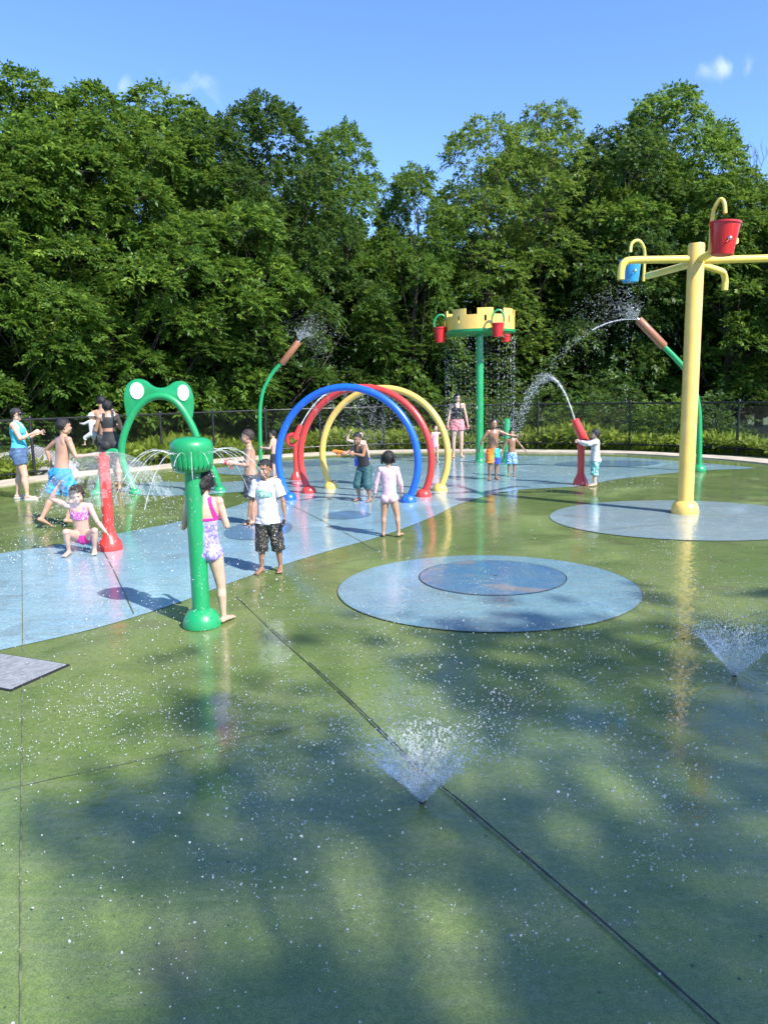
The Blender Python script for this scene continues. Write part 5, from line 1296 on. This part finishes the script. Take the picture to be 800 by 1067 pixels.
# red water cannon at the right
b, k = base_at(604.5, 505); Y = b[1]
th = empty('water_cannon', b); tag(th, 'red water cannon aimed up, worked by the child in the white shirt', 'water cannon')
MB().lathe([(0.135, .004), (0.135, .03), (0.115, .10), (0.078, .17), (0.07, .2)], n=22).build('base_cone', M['red'], th)
MB().lathe([(0.062, .15), (0.062, zat(605, 466, Y))], n=20).build('pole', M['red'], th)
MB().ell((0, 0, zat(605, 464, Y)), (0.085, 0.085, 0.10)).build('swivel', M['red'], th)
q0 = AT(609.5, 461.5, Y) - b; q1 = AT(598.5, 437, Y) - b
dd_ = (q1 - q0) / np.linalg.norm(q1 - q0); LL_ = np.linalg.norm(q1 - q0)
MB().lathe([(0.055, -0.02), (0.085, 0.02), (0.083, LL_ * .5), (0.07, LL_ - .01), (0.06, LL_), (0.03, LL_), (0.03, LL_ - 0.03), (0.001, LL_ - 0.03)], q0, 18, axis=dd_).build('barrel', M['red'], th)
h0 = AT(607, 463, Y) - b; h1 = AT(613, 458, Y) - b
MB().tube([h0, h1], [0.055, 0.05], 12).build('aiming_handle', M['red'], th)
RC = (q1 + b, dd_)

# short green spray post
b, k = base_at(527.5, 482); 
th = empty('short_spray_post', b); tag(th, 'short plain green spray post behind the two boys in swim trunks', 'spray post')
MB().lathe([(0.082, 0.05), (0.082, zat(527, 438, b[1])), (0.076, zat(527, 436.3, b[1])), (0.001, zat(527, 436, b[1]))], n=20).build('pole', M['green'], th)
MB().lathe(dome(0.13, 0.12), (0, 0, .004), 20).build('base_dome', M['green'], th)

# castle bucket post
b, k = base_at(499.5, 482); Y = b[1]; 
th = empty('castle_bucket_post', b); tag(th, 'green post carrying a yellow castle ring with red tipping buckets and falling water', 'castle tower')
zd = zat(501, 346, Y); CR_ = 35.2 / k
MB().lathe(dome(0.12, 0.13), (0, 0, .004), 20).build('base_dome', M['green'], th)
MB().lathe([(0.094, .05), (0.094, zd)], n=22).build('pole', M['green'], th)
MB().lathe([(CR_ * .90, zd - .05), (CR_ * 1.02, zd - .035), (CR_ * 1.03, zd + 0.02), (CR_ * .98, zd + .025)], n=48).build('green_tray', M['green'], th)
H0 = zd + 0.02; mer = 0.46; low = 0.32
V = []; F = []; n = 96
def wallh(t):
    q = (t / (2 * PI) * 8 + 0.22) % 1.0
    return mer if q < 0.52 else low
# a ring wall with square battlements, window slots cut through it
for i in range(n):
    t0 = 2 * PI * i / n; t1 = 2 * PI * (i + 1) / n; hh = wallh((t0 + t1) / 2)
    q = ((t0 + t1) / 2 / (2 * PI) * 8 + 0.22) % 1.0; win = abs(q - 0.26) < 0.055
    spans = [(0, hh)] if not win else [(0, 0.14), (0.30, hh)]
    for (za, zb) in spans:
        o = len(V)
        for t in (t0, t1):
            for r_ in (CR_ * 0.955, CR_ * 1.0):
                for z in (za, zb): V.append((r_ * math.cos(t), r_ * math.sin(t), H0 + z))
        F += [(o, o + 1, o + 5, o + 4), (o + 2, o + 6, o + 7, o + 3), (o + 1, o + 3, o + 7, o + 5), (o, o + 4, o + 6, o + 2), (o, o + 2, o + 3, o + 1), (o + 4, o + 5, o + 7, o + 6)]
bm = bmesh.new(); me = bpy.data.meshes.new('castle_wall'); me.from_pydata(V, [], F); bm.from_mesh(me)
bmesh.ops.remove_doubles(bm, verts=bm.verts, dist=0.0005)
# drop the doubled inner faces between neighbouring blocks
seen = {}
for f in bm.faces:
    key = tuple(sorted(v.index for v in f.verts)); seen.setdefault(key, []).append(f)
bmesh.ops.delete(bm, geom=[f for fs in seen.values() if len(fs) > 1 for f in fs], context='FACES_ONLY')
bmesh.ops.recalc_face_normals(bm, faces=bm.faces); bm.to_mesh(me); bm.free()
link_mesh('castle_wall', me, M['yellow'], th, smooth=False)
def small_bucket(u, v0, v1, w0, dy, label=None):
    c0 = AT(u, v0, Y + dy) - b; c1 = AT(u, v1, Y + dy) - b; k_ = FPX / (Y + dy); r = w0 / 2 / k_
    h = c0[2] - c1[2]
    bk = MB().lathe([(r * .74, 0), (r * .78, 0.004), (r * 1.0, h), (r * 1.06, h), (r * 1.06, h - 0.03), (r * 0.98, h - .035), (r * .95, h - 0.03), (r * .72, 0.02)], (c0[0], c0[1], c1[2]), 22).build('bucket', M['red_bucket'], th)
    hk = [np.array([c0[0] - r * .9, c0[1], c0[2] - .05]), np.array([c0[0] - r * .9, c0[1], c0[2] + .14]), np.array([c0[0] - r * .3, c0[1], c0[2] + .27]), np.array([c0[0] + r * .5, c0[1], c0[2] + .27]), np.array([c0[0] + r * .95, c0[1], c0[2] + .14]), np.array([c0[0] + r * .97, c0[1], c0[2] + .02])]
    MB().tube(cr(hk, 5), 0.022, 8).build('water_pipe', M['green'], th)
    s = np.array([-c0[0], -c0[1], 0]); s /= np.linalg.norm(s)
    MB().tube([np.array([c0[0], c0[1], c0[2] - h * .4]) + s * r * 0.7, np.array([c0[0], c0[1], zd + .03]) + s * (r + 0.12)], 0.018, 8).build('bracket', M['green'], th)
small_bucket(458.5, 341, 357, 13, -0.15)
small_bucket(518.5, 336.5, 351, 12.5, -1.0)
small_bucket(526.5, 349, 356.5, 10, 0.95)
CASTLE = (b, zd, CR_)

# yellow bucket mast
b, k = base_at(713, 535); Y = b[1]
ztop = zat(722, 254, Y)
th = empty('bucket_mast', b); tag(th, 'tall yellow mast with radiating arms, tipping buckets and spouts', 'bucket mast')
MB().lathe([(0.178, .004), (0.182, .03), (0.174, .09), (0.155, .14), (0.115, .175), (0.106, .18)]).build('base_dome', M['yellow'], th)
MB().lathe([(0.104, .12), (0.104, ztop - .02), (0.096, ztop), (0.001, ztop + .006)], n=32).build('pole', M['yellow'], th)
za = ztop - 0.19
def arm(path, r=0.048, name='arm'):
    return MB().tube(cr(path, 6), r, 14).build(name, M['yellow_lemon'], th)
def P3(u, v, Yd): return AT(u, v, Yd) - b
# left spout: horizontal then an elbow down
e0 = P3(656, 264, Y); arm([(0, 0, za), (e0[0] * .5, 0, za), (e0[0] + .02, 0, za), (e0[0] - .07, 0, za - .03), (e0[0] - .105, 0, za - .10), (e0[0] - .11, 0, za - 0.24)], name='spout_arm')
# rear-left arm carrying the blue bucket
d2 = np.array([-0.60, 0.80]); L2 = 1.15; a2 = np.array([-.26, 1.04, za - .05])
arm([(0, 0, za - .05), a2 * np.array([.5, .5, 1]), a2])
# front arm carrying the red bucket
d3 = np.array([0.20, -0.98]); L3 = 0.80; a3 = np.array([d3[0] * L3, d3[1] * L3, za])
a3 = np.array([.20, -.66, za + .10])
arm([(0, 0, za - .03), (a3 + np.array([0, 0, za - .03])) * .5, a3])
# right arm, out of the picture, with its own elbow
arm([(0, 0, za - .02), (0.8, -0.05, za - .02), (1.25, -.08, za - .02)])
a4 = np.array([1.25, -0.08, za - .02])
# rear-right spout
arm([(0, 0, za - .06), (0.30, .30, za - .06), (0.64, .68, za - .06), (0.72, .77, za - .09), (0.76, .81, za - .17), (0.76, .81, za - .30)], 0.044, name='spout_arm')
def bucket(c, r, h, mat, hookside, nm='bucket', tilt=0.0, ho=.75):
    c = np.array(c, float)
    ax = np.array([math.sin(tilt), 0, math.cos(tilt)])
    bk = MB().lathe([(0.001, 0), (r * .70, 0), (r * .72, 0.01), (r * .99, h), (r * 1.05, h), (r * 1.05, h - 0.02), (r * 1.0, h - .022), (r * .95, h - .01), (r * .68, 0.025), (0.001, 0.02)], c, 30, axis=ax, closed_ends=False).build('bucket', mat, th)
    k0 = c + np.array([r * .12, -r * .86, h * .45]); 
    MB().ell(k0, (0.026, 0.026, 0.026)).build('pivot_knob', M['steel'], bk)
    MB().tube([k0, k0 + np.array([-.045, -0.008, -.05])], 0.010, 8).build('pivot_pin', mat, bk)
    s = hookside
    hk = [c + np.array([-s * r * ho, r * .9, h * .1]), c + np.array([-s * r * ho, r * .75, h + .08]), c + np.array([-s * r * ho * .8, r * .5, h + .21]), c + np.array([-s * r * (ho * .5 - .1), r * .3, h + .27]), c + np.array([-s * r * (ho * .1 - .1), 0.02, h + .22]), c + np.array([-s * r * (-.1), 0, h + .10])]
    MB().tube(cr(hk, 6), 0.023, 10).build('water_pipe', M['yellow_lemon'], th)
rb = P3(751.5, 264, Y - 1.0); bucket((rb[0], rb[1], rb[2] - .02), 0.170, 0.365, M['red_bucket'], 1, tilt=0.07, ho=.45)
bb = P3(656.5, 292, Y + 1.1); bucket((bb[0], bb[1], bb[2] - .03), 0.155, 0.32, M['sky_blue'], -1, tilt=-0.03, ho=1.5)
bucket((1.45, -.1, za - .25), 0.18, 0.36, M['yellow'], 1)
MAST = (b, za)
# small jet nozzles in the floor
for (u, v, lb) in ((440, 838, 'small dark floor nozzle under the nearest cone of spray'), (765, 706, 'small dark floor nozzle under the cone of spray at the right edge'), (516, 601, 'small dark nozzle at the centre of the deep blue circle')):
    p = G(u, v); th = empty('floor_nozzle', p); tag(th, lb, 'nozzle', 'nozzles set in the floor')
    MB().lathe([(0.014, 0.008), (0.014, 0.0135), (0.011, 0.015), (0.001, 0.0155)], n=20).build('nozzle_ring', M['seam'], th)
# ------------------------------------------------------------------ water
_ico = bmesh.new(); bmesh.ops.create_icosphere(_ico, subdivisions=1, radius=1.0)
IV = np.array([v.co[:] for v in _ico.verts]); IF = np.array([[v.index for v in f.verts] for f in _ico.faces]); _ico.free()
def drops_mesh(name, Pn, r, rg, stretch=None):
    n = len(Pn); r = np.asarray(r)
    sc = r[:, None, None] * (1 + rg.uniform(-.35, .35, (n, 1, 3)))
    if stretch is not None: sc = sc * stretch
    V = Pn[:, None, :] + IV[None] * sc
    F = (IF[None] + (np.arange(n) * len(IV))[:, None, None]).reshape(-1, 3)
    return np_mesh(name, V.reshape(-1, 3), F, 3)
rw = np.random.default_rng(77)
def cone_jet(u, v, label, n=8000, vel=4.2, el=(47, 57), nvis=1.0):
    p = G(u, v); p[2] = 0.015
    th = empty('cone_jet', p); tag(th, label, 'water jet')
    az = rw.uniform(0, 2 * PI, n); e = R(1) * rw.uniform(el[0], el[1], n); s = vel * rw.normal(1, .09, n)
    # denser clumps in azimuth
    az = az + 0.18 * np.sin(az * 5 + 1.0) + 0.08 * np.sin(az * 13)
    T = 2 * s * np.sin(e) / 9.81; t = T * rw.uniform(0, 1, n) ** 1.6
    br = rw.normal(0, 1, (n, 3)) * (0.004 + 0.16 * np.clip(t[:, None] - .04, 0, 1))
    P_ = np.stack([s * np.cos(e) * np.cos(az) * t, s * np.cos(e) * np.sin(az) * t, s * np.sin(e) * t - 4.905 * t ** 2], 1) + br * np.array([1, 1, .4])
    near = t < 0.16
    keep = (P_[:, 2] > 0.0)
    keep &= (rw.uniform(0, 1, n) < np.where(near, .8, 0.42))
    P_ = P_[keep]; r = np.exp(rw.normal(math.log(0.0021), .42, len(P_))); r = np.minimum(r, .0036)
    o = link_mesh('drops', drops_mesh('drops', P_, r, rw, stretch=np.array([1, 1, 1.15])), M['drop'], th)
    # thin sheet near the nozzle, torn into ridges higher up
    V = []; F = []; na, nh = 190, 30
    for i in range(nh):
        q = i / (nh - 1); tt = 0.004 + 0.084 * q
        for j in range(na):
            a = 2 * PI * j / na; ee = R(53 + 2.5 * math.sin(a * 7) + 1.8 * math.sin(a * 17 + i))
            r_ = vel * math.cos(ee) * tt * (1 + .04 * math.sin(a * 11 + i * 1.3)); z_ = vel * math.sin(ee) * tt - 4.9 * tt * tt
            V.append((r_ * math.cos(a) + 0.008 * math.cos(a), r_ * math.sin(a) + 0.008 * math.sin(a), z_))
    rr_ = random.Random(int(u))
    for i in range(nh - 1):
        for j in range(na):
            if i > 13 and rr_.random() < (i - 13) * 0.055: continue
            F.append((i * na + j, i * na + (j + 1) % na, (i + 1) * na + (j + 1) % na, (i + 1) * na + j))
    mb = MB().add(V, F); mb.build('spray_sheet', M['sheet'], th)
    # torn ligaments
    mb = MB()
    for q in range(90):
        a = rw.uniform(0, 2 * PI); ee = R(rw.uniform(49, 59)); t0 = rw.uniform(.03, .095); dt = rw.uniform(.003, .007); pts = []
        for w_ in range(4):
            tt = t0 + dt * w_ / 3; aa = a + w_ * rw.uniform(-.05, .05)
            pts.append((vel * math.cos(ee) * tt * math.cos(aa), vel * math.cos(ee) * tt * math.sin(aa), vel * math.sin(ee) * tt - 4.9 * tt * tt))
        mb.tube(pts, 0.0011 * rw.uniform(.6, 1.4), 4)
    mb.build('ligaments', M['drop'], th)
cone_jet(440, 838, 'cone of white spray fanning up from the green floor beside the long dark joint')
cone_jet(765, 706, 'cone of white spray fanning up at the right edge of the picture', n=6500, vel=4.3)

# loose drops flung across the floor, in the air and landing
def blob(u, v, su, sv, n, zmax, r0, out):
    n = int(n * 2.3)
    cu = rw.normal(0, su, n // 6 + 1); cv_ = rw.normal(0, sv, n // 6 + 1); ci = rw.integers(0, len(cu), n)
    uu = u + cu[ci] + rw.normal(0, 11, n); vv = v + cv_[ci] + rw.normal(0, 7, n)
    for a, b_ in zip(uu, vv):
        if b_ < 560: b_ = 560 + abs(b_ - 560)
        p = G(a, b_); z = abs(rw.normal(0, zmax))
        p = p * (1 - z / HC) if z < 1.2 else p
        out.append((p[0], p[1], max(0.016, z)))
out = []
for args in ((120, 745, 110, 28, 260, .10, 0, out), (60, 760, 60, 22, 150, .10, 0, out), (280, 800, 70, 40, 300, .14, 0, out), (250, 745, 60, 30, 160, .10, 0, out), (520, 700, 110, 35, 420, .25, 0, out),
             (640, 780, 70, 50, 300, .12, 0, out), (700, 850, 40, 40, 160, .12, 0, out), (290, 900, 70, 60, 210, .05, 0, out), (180, 920, 120, 70, 120, .02, 0, out),
             (500, 930, 160, 70, 160, .02, 0, out), (560, 960, 30, 18, 60, .05, 0, out), (100, 600, 80, 40, 170, .3, 0, out), (500, 620, 120, 25, 120, .3, 0, out), (720, 640, 60, 30, 150, .3, 0, out), (360, 950, 150, 60, 80, .02, 0, out)):
    blob(*args)
Pn = np.array(out); d_ = np.linalg.norm(Pn - np.array([0, 0, HC]), axis=1)
r = np.exp(rw.normal(math.log(0.0023), .45, len(Pn))) * np.clip(d_ / 4.6, .45, 1.3)
r = np.minimum(r, .0040)
tag(link_mesh('flying_drops', drops_mesh('flying_drops', Pn, r, rw), M['drop']), 'white drops of water scattered over and above the wet green floor', 'water drops', kind='stuff')
# splash crowns where drops land on the far wet floor
out = []
for (u0, u1, v0, v1, n) in ((380, 640, 492, 506, 420), (560, 690, 500, 512, 300), (30, 180, 498, 560, 420), (340, 440, 512, 528, 240), (180, 300, 540, 640, 120), (0, 110, 560, 600, 160)):
    for _ in range(n):
        p = G(rw.uniform(u0, u1), rw.uniform(v0, v1)); out.append((p[0], p[1], abs(rw.normal(0, .07)) + .01))
Pn = np.array(out); tag(link_mesh('splash_drops', drops_mesh('splash_drops', Pn, np.exp(rw.normal(math.log(.0045), .35, len(Pn))), rw), M['drop']), 'low splashing drops around the far jets and the umbrella spray', 'water drops', kind='stuff')

def ballistic(p0, v0, T, n=20): return [np.array(p0) + np.array(v0) * t + np.array([0, 0, -4.905]) * t * t for t in np.linspace(0, T, n)]
def stream(name, p0, v0, T, r, label, solid=0.5, nd=260, spread=0.05, cat='water jet', group=None, parent=None, dr=0.006):
    p0 = np.array(p0, float); v0 = np.array(v0, float)
    if parent is None: th = empty(name, p0); tag(th, label, cat, group)
    else: th = parent
    org = np.array(th.location)
    pts = [p - org for p in ballistic(p0, v0, T * solid, 22)]
    MB().tube(pts, [r * (1 + .6 * i / 22) * (1 + .25 * math.sin(i * 2.1)) for i in range(22)], 8).build('stream', M['jet'], th)
    t = T * (0.25 * solid + (1 - 0.25 * solid) * rw.uniform(0, 1, nd) ** .8)
    P_ = p0 - org + v0 * t[:, None] * (1 + rw.normal(0, spread * .7, (nd, 1))) + np.array([0, 0, -4.905]) * (t ** 2)[:, None] + rw.normal(0, 1, (nd, 3)) * (r * .6 + spread * t[:, None])
    P_ = P_[P_[:, 2] + org[2] > 0.01]
    link_mesh('drops', drops_mesh('drops', P_, np.exp(rw.normal(math.log(dr), .35, len(P_))), rw), M['drop'], th)
# jet of the right cannon: leaves up-left, lands behind the boys
p0, d = RC; apex = AT(571, 392.5, p0[1]); h = apex[2] - p0[2]; vz = math.sqrt(2 * 9.81 * h); tx = vz / 9.81; vx = (apex[0] - p0[0]) / tx
Tl = tx + math.sqrt(2 * (apex[2]) / 9.81) * 0.72
stream('arching_jet', p0, (vx, 0.1, vz), Tl, 0.009, 'white jet of water arching up and over from the straight red cannon', 0.40, 1400, .035, dr=.0045)
# jet of the loop cannon
p0, d = LC; apex = AT(352, 407, p0[1]); h = apex[2] - p0[2]; vz = math.sqrt(2 * 9.81 * h) * 1.0; tx = vz / 9.81
stream('arching_jet', p0, ((apex[0] - p0[0]) / tx, 0, vz), tx * 2.1, 0.010, 'thin jet arching from the red loop cannon inside the hoops', 0.5, 420, .05, dr=.005)
# left cattail: fan of mist; right cattail: fan and a long jet to the left
def mist(c, d, n, ang, sp, T, label, r0=.0042):
    th = empty('spray_mist', c); tag(th, label, 'water spray')
    d = d / np.linalg.norm(d); a, b_, _ = frame(d)
    th_ = R(1) * np.abs(rw.normal(0, ang, n)); ph = rw.uniform(0, 2 * PI, n)
    D = d * np.cos(th_)[:, None] + (a * np.cos(ph)[:, None] + b_ * np.sin(ph)[:, None]) * np.sin(th_)[:, None]
    s = sp * rw.uniform(.6, 1.1, n); t = T * rw.uniform(0, 1, n) ** .9
    P_ = D * (s * t)[:, None] + np.array([0, 0, -4.905]) * (t ** 2)[:, None]
    link_mesh('drops', drops_mesh('drops', P_, np.exp(rw.normal(math.log(r0), .35, n)), rw), M['drop'], th)
    V = []; F = []; na = 36; nh = 8
    for i in range(nh):
        tt = 0.02 + .09 * i / (nh - 1)
        for j in range(na):
            q = R(ang * 1.3 + 4 * math.sin(j * 1.3)); p = 2 * PI * j / na
            v_ = (d * math.cos(q) + (a * math.cos(p) + b_ * math.sin(p)) * math.sin(q)) * sp * tt - np.array([0, 0, 4.9 * tt * tt]); V.append(v_)
    for i in range(nh - 1):
        for j in range(na):
            if rw.uniform() < .10 * i: continue
            F.append((i * na + j, i * na + (j + 1) % na, (i + 1) * na + (j + 1) % na, (i + 1) * na + j))
    MB().add(V, F).build('spray_sheet', M['film'], th)
mist(CT1[0], np.array([.35, 0, .95]), 1500, 24, 3.4, .62, 'fan of fine spray from the brown tip of the left curved pole')
mist(CT2[0], np.array([-.55, 0, .85]), 1500, 28, 3.8, .62, 'fan of fine spray from the brown tip beside the yellow mast')
p0 = CT2[0]; stream('arching_jet', p0, (-3.6, .2, .5), 1.0, 0.006, 'long thin jet falling away from the brown tip near the yellow mast', .25, 800, .06, dr=.0052)

# spray inside the hoops
for i, (c, rad, cz, ang) in enumerate(HOOPS):
    P_ = []
    for a in (60, 75, 90, 105, 120):
        n = 150; a_ = R(a); p = np.array([(rad - .07) * math.cos(a_), 0, cz + (rad - .07) * math.sin(a_)]); v = -np.array([math.cos(a_), 0, math.sin(a_)]) * 2.2
        t = rw.uniform(0, .42, n); q = p + v * t[:, None] + np.array([0, 0, -4.9]) * (t ** 2)[:, None] + rw.normal(0, 1, (n, 3)) * (.01 + .18 * t[:, None]); P_.append(q)
    P_ = np.concatenate(P_); P_ = P_[P_[:, 2] > .01]
    th = empty('hoop_spray', (c[0], c[1], 0), ang); tag(th, 'fine spray falling inside the %s hoop' % ('blue', 'red', 'yellow')[i], 'water spray', 'sprays inside the hoops')
    link_mesh('drops', drops_mesh('drops', P_, np.exp(rw.normal(math.log(.0034), .35, len(P_))), rw), M['drop'], th)

# mushroom jets: thin arcs all round
th = empty('mushroom_spray', MUSH[0]); tag(th, 'thin arcs of water spouting all round from the green mushroom head', 'water spray')
for j in range(22):
    a = 2 * PI * (j + .35) / 22; p = np.array([.156 * math.cos(a), .156 * math.sin(a), MUSH[1] + .135]); s = 1.28 * rw.uniform(.92, 1.08)
    v = np.array([math.cos(a) * s, math.sin(a) * s, .75 * rw.uniform(.8, 1.15)]); T = .62
    pts = [p + v * t + np.array([0, 0, -4.9]) * t * t for t in np.linspace(0, T * rw.uniform(.3, .55), 12)]
    MB().tube(pts, [.0013 + .0006 * math.sin(q * 2.3 + j) for q in range(12)], 6).build('water_arc', M['jet'], th)
    n = 46; t = rw.uniform(.35, 1.0, n) * T * .95
    P_ = p + v * t[:, None] + np.array([0, 0, -4.9]) * (t ** 2)[:, None] + rw.normal(0, .012, (n, 3)) * (1 + 2 * t[:, None]); P_ = P_[P_[:, 2] > .01]
    link_mesh('drops', drops_mesh('drops', P_, np.exp(rw.normal(math.log(.0026), .3, len(P_))), rw), M['drop'], th)

# water umbrella over the red post
th = empty('water_umbrella', RPOST); tag(th, 'clear dome of falling water spreading from the top of the red post', 'water umbrella')
V = []; F = []; na = 90; nh = 14; z0 = 1.11
for i in range(nh):
    t = 0.40 * i / (nh - 1)
    for j in range(na):
        a = 2 * PI * j / na; s = 1.82 * (1 + .02 * math.sin(a * 9) + .015 * math.sin(a * 23 + i)); V.append((s * t * math.cos(a), s * t * math.sin(a), z0 + .42 * t - 4.2 * t * t + .004 * math.sin(a * 31 + i * 2)))
for i in range(nh - 1):
    for j in range(na):
        if i > 8 and rw.uniform() < (i - 8) * .13: continue
        F.append((i * na + j, i * na + (j + 1) % na, (i + 1) * na + (j + 1) % na, (i + 1) * na + j))
MB().add(V, F).build('water_film', M['film'], th)
n = 2000; a = rw.uniform(0, 2 * PI, n); a = a + .1 * np.sin(a * 11); t = .30 + .32 * rw.uniform(0, 1, n) ** 1.3; s = 1.82 * rw.normal(1, .05, n)
P_ = np.stack([s * t * np.cos(a), s * t * np.sin(a), z0 + .42 * t - 4.2 * t * t], 1) + rw.normal(0, .02, (n, 3)); P_ = P_[P_[:, 2] > .01]
link_mesh('drops', drops_mesh('drops', P_, np.exp(rw.normal(math.log(.0030), .38, len(P_))), rw), M['drop'], th)

# strings of drops under the castle
b_, zd, cr__ = CASTLE
th = empty('castle_drip', b_); tag(th, 'strings of water drops falling from the green tray of the castle', 'water spray')
out = []
for j in range(56):
    a = 2 * PI * j / 56 + rw.uniform(-.05, .05); ph = rw.uniform(0, .2); z = zd - .03
    while z > .05:
        z -= rw.uniform(.05, .16); out.append((cr__ * 1.0 * math.cos(a) + rw.normal(0, .012), cr__ * math.sin(a) + rw.normal(0, .012), z))
P_ = np.array([q for q in out if q[2] > .02]); link_mesh('drops', drops_mesh('drops', P_, np.exp(rw.normal(math.log(.0055), .3, len(P_))), rw, stretch=np.array([.8, .8, 2.6])), M['drop'], th)
# drizzle from the mast spouts
b_, za = MAST
for nm, sx_, sy_, z_, lb in (('dripping_water', -.86, 0, za - .24, 'thin drizzle falling from the left yellow spout'), ('dripping_water', .38, 1.06, za - .34, 'thin drizzle falling from the rear right yellow spout')):
    th = empty(nm, b_ + np.array([sx_, sy_, z_])); tag(th, lb, 'water spray')
    n = 60; z = -rw.uniform(0, 1, n) * 1.6; P_ = np.stack([rw.normal(0, .012, n), rw.normal(0, .012, n), z], 1)
    link_mesh('drops', drops_mesh('drops', P_, np.full(n, .0045), rw, stretch=np.array([.8, .8, 2.2])), M['drop'], th)

for o in C.objects:
    if o.parent is not None and o.name.split('.')[0] in ('drops', 'ligaments'): o['kind'] = 'stuff'
